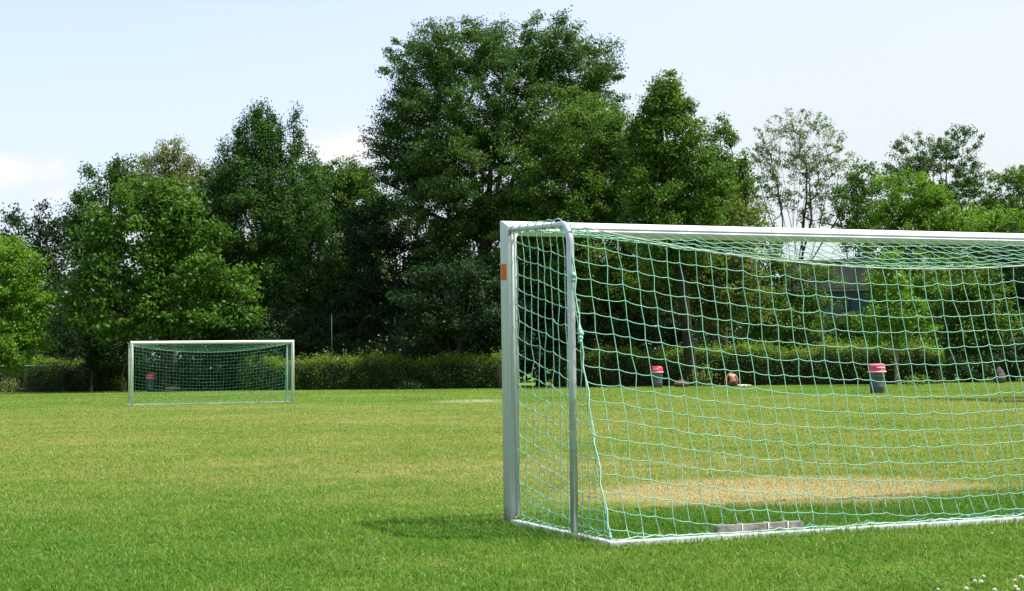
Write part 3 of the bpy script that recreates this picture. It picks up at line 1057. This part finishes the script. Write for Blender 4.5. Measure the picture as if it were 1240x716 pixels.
tree('second_ash_tree', 'broad greener ash overlapping the big ash on its right', 78, 706,
     [(705, 165, 56, 62), (680, 225, 70, 70), (735, 205, 46, 75), (765, 250, 40, 65), (752, 195, 28, 40), (715, 285, 72, 62), (650, 310, 60, 60), (740, 330, 50, 55)], 'ash2', 0.18, 0.62, 3.6, 3.3, 0.36, limbs=12)
tree('conical_tree', 'tall conical dark green tree just right of the ashes', 79, 838,
     [(805, 120, 22, 34), (812, 165, 42, 52), (835, 195, 38, 45), (800, 235, 52, 55), (845, 245, 40, 50), (775, 205, 30, 60), (790, 160, 22, 40), (812, 130, 26, 34), (850, 215, 34, 45), (820, 290, 55, 50)], 'ash2', 0.20, 0.55, 3.6, 3.3, 0.30, shift=0, limbs=12, bark='twig')  # shade under the crown put into the trunk colour: darker twig material
tree('shoulder_tree', 'dark green tree stepping down beside the conical tree towards the airy ash', 82, 880,
     [(868, 175, 20, 34), (882, 200, 22, 40), (875, 240, 34, 45), (892, 265, 26, 40), (892, 222, 20, 34), (870, 295, 40, 40)], 'ash2', 0.20, 0.5, 3.0, 2.8, 0.24)
# --- front row
tree('bushy_tree', 'bright green bushy tree at the left edge of the photo', 78, -20,
     [(-10, 330, 52, 44), (10, 330, 40, 40), (0, 375, 56, 45), (25, 375, 36, 40), (5, 420, 48, 36), (-40, 380, 60, 60), (-60, 300, 40, 40)], 'bright', 0.20, 0.6, 3.6, 3.4, 0.24, depth=0.8)
tree('walnut_tree', 'large bright green walnut with big leaves behind the small goal', 79, 200,
     [(168, 240, 34, 32), (212, 248, 30, 30), (140, 268, 36, 36), (190, 280, 50, 40), (238, 290, 34, 36), (120, 318, 34, 34), (165, 330, 54, 44), (222, 335, 50, 44), (272, 350, 34, 34), (104, 362, 24, 40), (258, 388, 48, 22), (150, 385, 60, 32), (205, 380, 50, 30), (292, 372, 20, 22)], 'walnut', 0.28, 0.72, 3.7, 3.2, 0.30, depth=0.85, bark='twig')
tree('maple_tree', 'yellow-green maple above the left part of the near goal', 76, 868,
     [(850, 272, 36, 32), (890, 268, 30, 28), (835, 310, 42, 36), (880, 315, 38, 42), (810, 345, 34, 38), (860, 360, 44, 42), (905, 350, 26, 50)], 'maple', 0.22, 0.6, 3.2, 3.0, 0.22)
tree('bright_round_tree', 'bright green rounded tree rising over the crossbar below the tufted tree', 86, 1100,
     [(1100, 235, 42, 30), (1085, 255, 34, 26), (1130, 255, 34, 28), (1100, 290, 55, 34), (1110, 330, 50, 40)], 'bright', 0.2, 0.5, 3.4, 3.0, 0.22)
tree('low_bright_tree', 'low bright green crown just above the crossbar at the right', 87, 1185,
     [(1180, 272, 46, 20), (1205, 268, 34, 18), (1150, 272, 26, 18), (1225, 280, 30, 24), (1160, 300, 40, 28), (1205, 305, 40, 34)], 'bright', 0.22, 0.6, 3.0, 2.8, 0.2)
tree('young_tree', 'slim young bright tree with a pale leaning trunk just right of the right-hand bin', 71, 1087,
     [(1078, 335, 24, 30), (1085, 370, 34, 34), (1075, 405, 30, 26), (1105, 395, 22, 28)], 'bright', 0.20, 0.5, 2.8, 2.5, 0.10, bark='bark_l', shift=2.0)
tree('leafy_tree', 'mid green leafy tree behind the right half of the near goal net', 75, 1150,
     [(1150, 340, 40, 36), (1185, 360, 36, 40), (1145, 390, 42, 36), (1200, 400, 36, 28), (1175, 415, 40, 26)], 'ash2', 0.24, 0.62, 3.2, 2.9, 0.2)
tree('dark_edge_tree', 'very dark tree filling the right edge behind the net', 77, 1250,
     [(1235, 330, 42, 50), (1255, 380, 50, 60), (1225, 420, 36, 36)], 'dark', 0.22, 0.7, 3.4, 3.0, 0.26)
tree('shade_tree', 'dark spreading tree in the shade under the big ash', 84, 470,
     [(455, 285, 40, 45), (480, 330, 60, 55), (440, 370, 60, 50), (500, 385, 60, 50), (530, 330, 50, 50)], 'dark', 0.22, 0.75, 3.4, 3.0, 0.28, shift=6.5)
tree('understorey_tree', 'dark tree filling the shade beneath the second ash', 83, 655,
     [(620, 370, 60, 60), (680, 375, 60, 60), (735, 380, 55, 55), (780, 360, 50, 60), (570, 395, 55, 45)], 'dark', 0.2, 0.7, 3.2, 3.1, 0.26, shift=3.5)
tree('spreading_tree', 'low dark spreading tree hanging over the hedge between the small goal and near post', 82.5, 552,
     [(520, 365, 50, 45), (570, 360, 60, 50), (545, 400, 60, 30), (600, 405, 45, 35)], 'dark', 0.2, 0.7, 3.0, 3.0, 0.2, shift=0)
tree('shaded_tree', 'dull green tree half hidden in front of the pale house', 84, 960,
     [(925, 350, 34, 55), (955, 335, 24, 26), (1000, 330, 26, 16), (950, 390, 46, 42), (1000, 400, 46, 32), (975, 365, 22, 22), (925, 300, 26, 34), (1040, 405, 30, 30)], 'ash2', 0.22, 0.55, 2.6, 2.6, 0.2)
# bushes under the trees
bush_specs = [
    ('dark bush below the tall poplar, behind the small goal', 82, 270, [(250, 420, 52, 28), (300, 420, 50, 30)]),
    ('dark bush between the poplar and the shade tree', 83, 360, [(340, 400, 46, 34), (385, 405, 44, 30)]),
    ('dark bush under the big ash trunk', 80, 560, [(530, 430, 46, 34), (580, 425, 48, 36)]),
    ('dark bush left of the near goal post', 79, 620, [(610, 430, 44, 34), (650, 425, 42, 36)]),
    ('dark bush behind the left end of the near net', 79, 720, [(700, 415, 44, 30), (745, 410, 44, 34)]),
    ('dark bush under the walnut, above the left hedge', 84, 110, [(90, 410, 44, 36), (140, 420, 44, 30)]),
    ('dark bush at the foot of the maple', 80, 805, [(800, 425, 40, 34), (840, 415, 36, 34)]),
    ('dark bush at the right edge, below the dark tree', 74, 1215, [(1205, 440, 34, 22), (1250, 435, 40, 28), (1165, 448, 30, 16)]),
]
for lab, y, bp, bl in bush_specs:
    tree('bush', lab, y, bp, bl, 'dark', 0.18, 0.6, 3.2, 2.8, 0.06, cat='bush', group='dark bushes under the trees', minz=0.1, shift=5.0)
# tree standing outside the frame on the right whose shadow lies across the lawn
tree('shadow_casting_tree', 'small round tree outside the frame that shades the lawn at the right', 42.5, 1420,
     [(1392, 165, 88, 75), (1450, 190, 90, 80)], 'ash2', 0.26, 0.8, 2.8, 2.6, 0.2, group=None, depth=2.3, shift=0)


# ------------------------------------------------------------------ hedges
def hedge(label, pxa, ya, pxb, yb, h0, wid, dens, key='hedge'):
    a_ = at(pxa, 450, ya); b_ = at(pxb, 450, yb); a_.z = b_.z = 0
    ctr = (a_ + b_) / 2
    d = (b_ - a_); Lh = d.length; ang = math.atan2(d.y, d.x)
    root = empty('hedge', ctr, ang)
    tag(root, label, 'hedge', 'clipped hedges along the edge of the lawn')
    # twig core
    nx = int(Lh / 0.4) + 2
    prof = [(-0.38, 0.0), (-0.38, 0.4), (-0.28, 0.70), (0, 0.80), (0.28, 0.70), (0.38, 0.4), (0.38, 0.0)]
    V = []; F = []
    for i in range(nx):
        x = -Lh / 2 + 0.15 + (Lh - 0.3) * i / (nx - 1)
        for (py_, pz) in prof:
            V.append((x, py_ * wid + rng.normal(0, 0.05), max(0, pz * h0 + (rng.normal(0, 0.05) if pz > 0 else 0))))
    k = len(prof)
    for i in range(nx - 1):
        for j in range(k - 1):
            F.append((i * k + j, i * k + j + 1, (i + 1) * k + j + 1, (i + 1) * k + j))
    me = bpy.data.meshes.new('twigs')
    me.from_pydata(V, [], F + [tuple(range(k)), tuple(reversed(range((nx - 1) * k, nx * k)))])
    obj('twigs', me, M['twig'], root)
    n_ = int(Lh * (wid + 2 * h0) * dens)
    s = rng.uniform(0, wid + 2 * h0, n_)
    x = rng.uniform(-Lh / 2, Lh / 2, n_)
    bump = 0.10 * np.sin(x * 1.7) + 0.07 * np.sin(x * 4.3 + 1) + 0.05 * np.sin(x * 9.1)
    hh = h0 * (1 + 0.06 * np.sin(x * 0.9 + 2)) + bump
    sh = rng.exponential(0.08, n_) - 0.06
    sh += 0.10 * np.maximum(0, np.sin(x * 6.3 + 2 * np.sin(s * 5))) * np.maximum(0, np.sin(s * 7 + x)) 
    # rounded cross-section: walk round a superellipse from the front foot over the top to the back foot
    th = np.pi * s / (wid + 2 * h0)
    cy, sz = -np.cos(th), np.sin(th)
    ex_ = 0.78
    ry = np.sign(cy) * np.abs(cy) ** ex_; rz = np.abs(sz) ** ex_
    y = ry * (wid / 2 + sh + bump * 0.6)
    z = rz * (hh + sh * 1.2)
    upper = rz > 0.84
    shoot = upper & (rng.uniform(0, 1, n_) < 0.30)
    z[shoot] += rng.exponential(0.09, shoot.sum())
    z = np.maximum(z, 0.03)
    nr = np.stack([np.zeros(n_), cy * 0.8, sz * 0.9], 1)
    nr += rng.normal(0, 0.6, (n_, 3)); nr /= np.linalg.norm(nr, axis=1)[:, None]
    # sunlit top and shaded front painted into the leaf tint
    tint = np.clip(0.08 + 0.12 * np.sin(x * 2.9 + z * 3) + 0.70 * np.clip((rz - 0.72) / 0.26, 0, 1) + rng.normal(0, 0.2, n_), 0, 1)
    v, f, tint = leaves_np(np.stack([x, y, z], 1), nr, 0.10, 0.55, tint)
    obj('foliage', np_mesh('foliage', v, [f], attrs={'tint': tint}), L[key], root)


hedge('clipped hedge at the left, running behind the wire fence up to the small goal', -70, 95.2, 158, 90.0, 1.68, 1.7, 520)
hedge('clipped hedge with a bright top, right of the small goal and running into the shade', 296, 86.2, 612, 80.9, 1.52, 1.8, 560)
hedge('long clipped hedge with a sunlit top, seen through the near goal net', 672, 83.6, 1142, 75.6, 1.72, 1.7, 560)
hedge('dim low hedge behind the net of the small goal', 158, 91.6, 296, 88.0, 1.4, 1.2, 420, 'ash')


# ------------------------------------------------------------------ woodland closing the view far behind
def woodland():
    n_ = 150000
    x = rng.uniform(-75, 75, n_); yy = rng.uniform(108, 122, n_) - np.abs(x) * 0.05
    H_ = 8.2 + 1.2 * np.sin(x * 0.21) + 0.9 * np.sin(x * 0.53 + 1) + 0.6 * np.sin(x * 1.3)
    z = rng.uniform(0, 1, n_) ** 0.75 * H_ * np.sqrt(np.clip(1 - ((yy - 115) / 9) ** 2, 0.1, 1))
    nr = rng.normal(0, 0.6, (n_, 3)) + np.array((0, -0.2, 0.6)); nr /= np.linalg.norm(nr, axis=1)[:, None]
    tint = np.clip(0.4 + 0.3 * np.sin(x * 0.8 + z) + rng.normal(0, .2, n_), 0, 1)
    v, f, tint = leaves_np(np.stack([x, yy, z], 1), nr, 0.42, 0.6, tint)
    tag(obj('woodland', np_mesh('woodland', v, [f], attrs={'tint': tint}), L['dark']), 'dark mass of undergrowth closing the view behind all the trees', 'woodland', kind='stuff')


woodland()


# ------------------------------------------------------------------ buildings glimpsed between the trees
def house(name, label, px, y, wx, dy, hw, hr, wall, roof, wins, rz=0.0, eave=0.4):
    c = at(px, 450, y); c.z = 0
    h = empty(name, c, rz)
    tag(h, label, 'house', 'houses glimpsed between the trees')
    wl = MB()
    pts = [(-dy / 2, 0), (-dy / 2, hw), (0, hr - 0.12), (dy / 2, hw), (dy / 2, 0)]
    wl.prism([(-wx / 2, p, z) for p, z in pts], [(wx / 2, p, z) for p, z in pts], smooth=False)
    wl.build('wall', M[wall], h)
    rf = MB()
    th = 0.18
    sl = (hr - hw) / (dy / 2)
    o_ = eave
    pr = [(-dy / 2 - o_, hw - o_ * sl), (0, hr), (dy / 2 + o_, hw - o_ * sl), (dy / 2 + o_, hw - o_ * sl + th), (0, hr + th), (-dy / 2 - o_, hw - o_ * sl + th)]
    rf.prism([(-wx / 2 - o_, p, z) for p, z in pr], [(wx / 2 + o_, p, z) for p, z in pr], smooth=False)
    rf.build('roof', M[roof], h)
    for (x, z, w_, h_) in wins:
        fr = MB()
        yy = -dy / 2 - 0.03
        for sx in (-1, 1):
            fr.box((x + sx * (w_ / 2 + .04), yy, z), (0.08, 0.10, h_ + 0.16))
        for sz in (-1, 1):
            fr.box((x, yy, z + sz * (h_ / 2 + .04)), (w_, 0.10, 0.08))
        fr.box((x, yy + .005, z), (0.05, 0.06, h_))
        fo = fr.build('window', M['frame'], h)
        MB().box((x, yy + .02, z), (w_, 0.03, h_)).build('pane', M['glass'], fo)


def flat_building(label, px, y, wx, dy):
    c = at(px, 450, y); c.z = 0
    h = empty('flat_roofed_building', c, R(-4))
    tag(h, label, 'building', 'houses glimpsed between the trees')
    MB().box((0, 0, 2.9), (wx, dy, 5.8)).build('wall', M['wallteal'], h)
    cl_ = MB()
    n_ = 5
    for k in range(n_):
        w_ = wx / n_
        cl_.box((-wx / 2 + w_ * (k + .5), -dy / 2 - 0.05, 6.65), (w_ - 0.015, 0.10, 1.62))
        cl_.box((-wx / 2 + w_ * (k + .5), -dy / 2 - 0.05, 5.72), (w_ - 0.015, 0.10, 0.16))
    cl_.box((0, 0.06, 6.66), (wx, dy - 0.1, 1.70))
    cl_.build('cladding', M['roof'], h)
    MB().box((0, 0, 7.60), (wx + 0.5, dy + 0.5, 0.16), bevel=0.02).build('roof', M['rail'], h)
    for (x, z, w_, h_) in ((-1.6, 4.4, 1.3, 1.3), (0.1, 4.4, 1.3, 1.3), (1.8, 4.2, 1.2, 1.9), (-1.6, 1.8, 1.3, 1.4), (0.1, 1.8, 1.3, 1.4), (1.8, 1.4, 1.2, 2.4)):
        fr = MB()
        yy = -dy / 2 - 0.03
        for sx in (-1, 1):
            fr.box((x + sx * (w_ / 2 + .03), yy, z), (0.06, 0.10, h_ + 0.12))
        for sz in (-1, 1):
            fr.box((x, yy, z + sz * (h_ / 2 + .03)), (w_, 0.10, 0.06))
        fo = fr.build('window', M['wire'], h)
        MB().box((x, yy + .02, z), (w_, 0.03, h_)).build('pane', M['glass'], fo)


flat_building('flat roofed building with a greyish pink upper storey glimpsed through the near goal net', 1000, 106, 4.9, 8.0)
house('house', 'grey plastered house corner glimpsed between the left-hand trees', 62, 124, 3.0, 7.0, 5.9, 7.0, 'plaster', 'roof', [(0.4, 4.2, 0.8, 1.2)])


# ------------------------------------------------------------------ bins
def bin_(label, px, py, s=1.0, rz=0.0):
    b = empty('litter_bin', ground(px, py), rz)
    tag(b, label, 'litter bin', 'litter bins with red hoods round the lawn')
    mb = MB()
    mb.lathe([(0.215 * s, 0.0), (0.235 * s, 0.02), (0.245 * s, 0.20), (0.250 * s, 0.21), (0.250 * s, 0.23), (0.246 * s, 0.24), (0.262 * s, 0.55), (0.268 * s, 0.56), (0.268 * s, 0.59), (0.262 * s, 0.60), (0.272 * s, 0.70), (0.272 * s, 0.715)], 28)
    mb.build('body', M['bin'], b)
    hd = MB()
    hd.lathe([(0.262 * s, 0.716), (0.286 * s, 0.716), (0.286 * s, 0.74), (0.280 * s, 0.93), (0.268 * s, 0.965), (0.235 * s, 0.992), (0.15 * s, 1.004), (0.02, 1.008)], 28)
    hd.build('hood', M['binred'], b)
    rm = MB()
    rm.lathe([(0.288 * s, 0.700), (0.312 * s, 0.705), (0.316 * s, 0.72), (0.314 * s, 0.742), (0.2885 * s, 0.748)], 28)
    rm.build('rim', M['binrim'], b)
    # throwing slot with a lip, round the front
    sl = MB()
    pts = []
    for k in range(9):
        a_ = R(-90 + (-32 + 8 * k))
        pts.append((0.2845 * s * math.cos(a_), 0.2845 * s * math.sin(a_), 0.865))
    sl.tube(pts, 0.018, 6)
    sl.build('slot', M['binrim'], b)
    return b


bin_('litter bin standing forward on the grass behind the right half of the near net', 1062.5, 476.2, 1.0, 0.3)
bin_('litter bin in front of the dark hedge near the left end of the near net', 796, 469.6, 0.98, -0.4)
bin_('litter bin seen through the net of the small distant goal', 183.5, 474.3, 1.0, 0.1)


# ------------------------------------------------------------------ person sitting on the grass
def skin_mesh(name, verts, edges, radii, sub=2, root=0):
    me = bpy.data.meshes.new(name)
    me.from_pydata(verts, edges, [])
    o = bpy.data.objects.new(name, me)
    COL.objects.link(o)
    md = o.modifiers.new('skin', 'SKIN')
    for i, r in enumerate(radii):
        sv = me.skin_vertices[0].data[i]
        sv.radius = (r, r) if not isinstance(r, tuple) else r
        sv.use_root = (i == root)
    md.use_smooth_shade = True
    ss = o.modifiers.new('sub', 'SUBSURF'); ss.levels = sub; ss.render_levels = sub
    dg = bpy.context.evaluated_depsgraph_get()
    ev = o.evaluated_get(dg)
    m2 = bpy.data.meshes.new_from_object(ev)
    m2.name = name
    bpy.data.objects.remove(o)
    for p in m2.polygons: p.use_smooth = True
    return m2


pr_ = empty('person', ground(887.5, 468.4), R(8))
tag(pr_, 'person sitting bare-backed and bent forward on the grass seen through the near net', 'person')
# x right, y away from the camera, z up; back to the camera
pv = [(0, 0, 0.12), (0, 0.03, 0.28), (0, 0.09, 0.44), (0, 0.17, 0.545), (0, 0.24, 0.585), (0, 0.33, 0.585), (0, 0.40, 0.56),       # pelvis..head 0-6
      (-0.17, 0.19, 0.52), (-0.265, 0.16, 0.40), (-0.275, 0.13, 0.27), (-0.265, 0.16, 0.13), (-0.26, 0.19, 0.035),                # left arm 7-11
      (0.17, 0.19, 0.52), (0.245, 0.15, 0.40), (0.255, 0.11, 0.27), (0.25, 0.14, 0.13), (0.25, 0.17, 0.035),                      # right arm 12-16
      (-0.11, 0.04, 0.12), (-0.20, 0.28, 0.25), (-0.22, 0.48, 0.36), (-0.19, 0.62, 0.20), (-0.17, 0.74, 0.055), (-0.18, 0.86, 0.035),   # left leg 17-22
      (0.11, 0.04, 0.12), (0.20, 0.28, 0.25), (0.22, 0.48, 0.36), (0.19, 0.62, 0.20), (0.17, 0.74, 0.055), (0.18, 0.86, 0.035)]
pe = [(0, 1), (1, 2), (2, 3), (3, 4), (4, 5), (5, 6), (3, 7), (7, 8), (8, 9), (9, 10), (10, 11), (3, 12), (12, 13), (13, 14), (14, 15), (15, 16),
      (0, 17), (17, 18), (18, 19), (19, 20), (20, 21), (21, 22), (0, 23), (23, 24), (24, 25), (25, 26), (26, 27), (27, 28)]
prad = [(0.15, 0.12), (0.135, 0.105), (0.16, 0.11), (0.15, 0.09), 0.06, 0.095, 0.085,
        0.07, 0.052, 0.045, 0.038, 0.032, 0.07, 0.052, 0.045, 0.038, 0.032,
        0.10, 0.085, 0.065, 0.055, 0.042, 0.032, 0.10, 0.085, 0.065, 0.055, 0.042, 0.032]
obj('body', skin_mesh('body', pv, pe, prad), M['skin'], pr_)
hb = MB()
bmesh.ops.create_icosphere(hb.bm, subdivisions=3, radius=0.108, matrix=Matrix.Translation((0, 0.335, 0.612)))
for v in hb.bm.verts:
    v.co += Vector((random.uniform(-1, 1), random.uniform(-1, 1), random.uniform(-1, 1))) * 0.004
for f in hb.bm.faces: f.smooth = True
hb.build('hair', M['hair'], pr_)
obj('shorts', skin_mesh('shorts', [(0, 0, 0.115), (0, 0.03, 0.22), (-0.11, 0.04, 0.12), (-0.185, 0.23, 0.225), (0.11, 0.04, 0.12), (0.185, 0.23, 0.225)],
                        [(0, 1), (0, 2), (2, 3), (0, 4), (4, 5)], [(0.165, 0.13), (0.15, 0.12), 0.112, 0.105, 0.112, 0.105]), M['shorts'], pr_)


def cloth(name, label, cat, loc, rz, sx, sy, mat):
    n_ = 14
    V = []; F = []
    for i in range(n_ + 1):
        for j in range(n_ + 1):
            x = (i / n_ - .5) * sx; y = (j / n_ - .5) * sy
            V.append((x, y, 0.045 + 0.012 * math.sin(i * 1.3 + j * .7) + 0.01 * math.sin(j * 1.9)))
    for i in range(n_):
        for j in range(n_):
            F.append((i * (n_ + 1) + j, (i + 1) * (n_ + 1) + j, (i + 1) * (n_ + 1) + j + 1, i * (n_ + 1) + j + 1))
    me = bpy.data.meshes.new(name); me.from_pydata(V, [], F)
    o = obj(name, me, M[mat])
    o.location = loc; o.rotation_euler = (0, 0, rz)
    md = o.modifiers.new('thickness', 'SOLIDIFY'); md.thickness = 0.012
    return tag(o, label, cat)


gp = ground(898, 467.6)
cloth('towel', 'white towel spread on the grass right of the sitting person', 'towel', gp, R(5), 0.62, 1.5, 'towel')


def lump(bm_, c, s, seed, amp=0.12):
    r_ = random.Random(seed)
    rs = bmesh.ops.create_icosphere(bm_, subdivisions=3, radius=1.0)
    ph = [r_.uniform(0, 6) for _ in range(6)]
    for v in rs['verts']:
        d = v.co.normalized()
        k = 1 + amp * (math.sin(3.1 * d.x + ph[0]) + math.sin(4.3 * d.y + ph[1]) + math.sin(3.7 * d.z + ph[2])) * 0.6 + amp * 0.4 * math.sin(9 * d.x + 7 * d.y + ph[3])
        v.co = Vector((c[0] + d.x * s[0] * k, c[1] + d.y * s[1] * k, max(0.0, c[2] + d.z * s[2] * k)))
    for f in bm_.faces: f.smooth = True


def boulder(label, px, py, s, seed, mat):
    mb = MB()
    lump(mb.bm, (0, 0, s[2] * 0.75), s, seed, 0.22)
    o = mb.build('boulder', M[mat])
    o.location = ground(px, py)
    return tag(o, label, 'boulder', 'boulders at the edge of the lawn')


boulder('grey rounded boulder in the shade under the dark bush at the right edge', 1210, 464.0, (0.28, 0.26, 0.40), 3, 'stone')
boulder('low tan boulder lying right of the bin inside the small goal frame', 208, 474.2, (0.46, 0.3, 0.17), 8, 'stone2')


def bag(name, label, px, py, s, seed, mat, strap_mat):
    b = empty(name, ground(px, py), R(10))
    tag(b, label, 'bag')
    mb = MB(); lump(mb.bm, (0, 0, s[2] * 0.8), s, seed, 0.10)
    mb.build('body', M[mat], b)
    for k in (-1, 1):
        pts = []
        for i in range(11):
            a_ = math.pi * i / 10
            pts.append((math.cos(a_) * s[0] * 0.45, k * s[1] * 0.35, s[2] * 1.62 + math.sin(a_) * s[2] * 0.30))
        MB().tube(pts, 0.014, 6).build('handle', M[strap_mat], b)
    return b


bag('bag', 'dark reddish brown bag in the shade at the hedge foot, left of the sitting person', 825, 469.0, (0.38, 0.2, 0.19), 4, 'brownbag', 'blackbag')
bk = bag('bag', 'small black bag with two white patches right of the sitting person', 903, 466.7, (0.17, 0.14, 0.20), 6, 'blackbag', 'blackbag')
for z in (0.14, 0.30):
    MB().box((0.0, -0.142, z), (0.07, 0.03, 0.06), bevel=0.01).build('white_patch', M['towel'], bk)

rb = MB()
bmesh.ops.create_icosphere(rb.bm, subdivisions=3, radius=0.06, matrix=Matrix.Translation((0, 0, 0.075)))
for f in rb.bm.faces: f.smooth = True
ro = rb.build('ball', M['red'])
ro.location = ground(465, 471.6)
tag(ro, 'tiny red ball lying at the shaded foot of the hedge right of the small goal', 'ball')


# ------------------------------------------------------------------ wire fence and pole at the left
def fence():
    a_ = at(-60, 450, 92.4); b_ = at(76, 450, 89.6); a_.z = b_.z = 0
    d = b_ - a_; Lf = d.length
    fc = empty('wire_fence', (a_ + b_) / 2, math.atan2(d.y, d.x))
    tag(fc, 'low wire fence with a grey top rail at the left edge beside the hedge', 'fence')
    h = 1.5
    MB().tube([(-Lf / 2, 0, h), (Lf / 2, 0, h)], 0.028, 8).build('top_rail', M['rail'], fc)
    k = 4
    for i in range(k):
        x = -Lf / 2 + 0.05 + (Lf - 0.1) * i / (k - 1)
        MB().tube([(x, 0.055, 0), (x, 0.055, h + 0.04)], 0.03, 8).build('post', M['wire'], fc)
    polys = []
    st = 0.09
    for i in range(int((Lf + h) / st)):
        x0 = -Lf / 2 - h + i * st
        for sgn in (1, -1):
            p = []
            xa, za, xb, zb = x0, 0.03, x0 + h - .06, h - .03
            if sgn < 0: za, zb = zb, za
            t0 = max(0, (-Lf / 2 - xa) / (xb - xa)); t1 = min(1, (Lf / 2 - xa) / (xb - xa))
            if t1 <= t0: continue
            polys.append([(xa + (xb - xa) * t0, -0.012 * sgn, za + (zb - za) * t0), (xa + (xb - xa) * t1, -0.012 * sgn, za + (zb - za) * t1)])
    v, f = tubes_np(polys, 0.0025, 4)
    obj('wire_mesh', np_mesh('wire_mesh', v, [f]), M['wire'], fc)


fence()
c = at(402, 450, 84.5); c.z = 0
pl = empty('metal_pole', c)
tag(pl, 'thin grey metal pole standing behind the hedge right of the small goal', 'pole')
MB().tube([(0, 0, 0), (0, 0, 3.9)], 0.020, 10).build('shaft', M['wire'], pl)
MB().lathe([(0.03, 3.9), (0.036, 3.91), (0.033, 3.95), (0.01, 3.98)], 10).build('cap', M['wire'], pl)


# rough weeds at the foot of fence and hedge
def weed(label, px, py, y, hgt, nst, key):
    c = at(px, py, y); c.z = 0
    root = empty('weed', c); tag(root, label, 'weed', 'weeds along the edge of the lawn')
    P = rng.normal(0, 1, (nst * 22, 3)); P[:, :2] *= 0.36; P[:, 2] = rng.uniform(0.05, 1, len(P)) * hgt * np.exp(-(P[:, 0] ** 2) * 1.2)
    nr = rng.normal(0, .6, (len(P), 3)) + np.array((0, -.2, .5)); nr /= np.linalg.norm(nr, axis=1)[:, None]
    v, f, t_ = leaves_np(P, nr, 0.13, 0.4, rng.uniform(0, 1, len(P)))
    obj('leaves', np_mesh('leaves', v, [f], attrs={'tint': t_}), L[key], root)
    for _ in range(nst):
        x, y_ = rng.normal(0, .35, 2)
        MB().tube([(x, y_, 0), (x * 1.1, y_ * 1.1, hgt * 0.7 * math.exp(-x * x * 1.2))], 0.008, 4).build('stem', M['stem'], root)


weed('straw coloured weeds at the foot of the wire fence', 12, 470, 89.6, 0.9, 14, 'linden')
weed('dark weeds at the foot of the shaded hedge left of the near goal post', 498, 470, 80.6, 0.5, 12, 'dark')
weed('tall pale shoots rising from the hedge foot beside the dark trunk', 852, 466, 75.0, 1.1, 10, 'maple')
weed('fresh green weeds at the foot of the hedge behind the right half of the net', 1112, 462, 71.2, 0.5, 12, 'hedge')


# ------------------------------------------------------------------ white clover in the corner
clover = [((1136, 714), 'white clover flower at the bottom edge, leftmost of the clump'),
          ((1170, 713), 'white clover flower at the bottom edge, second from the left of the clump'),
          ((1180.5, 704), 'white clover flower left of the close pair in the lower right corner'),
          ((1191, 698), 'topmost white clover flower of the trio in the lower right corner'),
          ((1188, 705), 'lowest white clover flower of the trio in the lower right corner'),
          ((1204.5, 714.5), 'flat white clover flower half sunk in the grass between the trio and the corner group'),
          ((1229, 703), 'white clover flower uppermost left of the corner group'),
          ((1236.5, 699), 'white clover flower at the right edge of the photo above the corner group'),
          ((1229.5, 711), 'smaller white clover flower left of the lowest in the corner group'),
          ((1233, 714.5), 'lowest white clover flower of the corner group'),
          ((1201, 646), 'lone white clover flower higher up behind the trio')]
for k, ((px, py), lab) in enumerate(clover):
    hgt = 0.050 + 0.014 * math.sin(k * 2.3)
    p = ground(px, py)
    r = ray(px, py)
    p = Vector((0, 0, CAM_H)) + r * (-(CAM_H - hgt) / r.z); p.z = 0
    cf = empty('clover_flower', p, k)
    tag(cf, lab, 'flower', 'white clover flowers in the grass')
    mb = MB()
    s = 0.0086 * (0.75 + 0.5 * ((k * 37) % 10) / 10)
    for a_ in range(26):
        zz = 1 - 2 * (a_ + .5) / 26; th = a_ * 2.399963
        if zz < -0.75: continue
        rr = math.sqrt(1 - zz * zz)
        d = Vector((rr * math.cos(th), rr * math.sin(th), zz))
        mb.tube([d * s * 0.35, d * s * 0.85 + Vector((0, 0, s * .1)), d * s * 1.08 + Vector((0, 0, s * .22))], [s * .12, s * .26, s * .09], 5)
    h_ = mb.build('flower_head', M['clover'], cf); h_.location = (0, 0, hgt); h_.scale = (1.0, 1.0, 0.82); h_.rotation_euler = (0.25 * math.sin(k * 1.9), 0.25 * math.cos(k * 2.7), 0)
    MB().tube([(0.012, 0.0, 0), (0.006, 0.003, hgt * .5), (0, 0, hgt)], 0.0016, 5).build('flower_stem', M['stem'], cf)
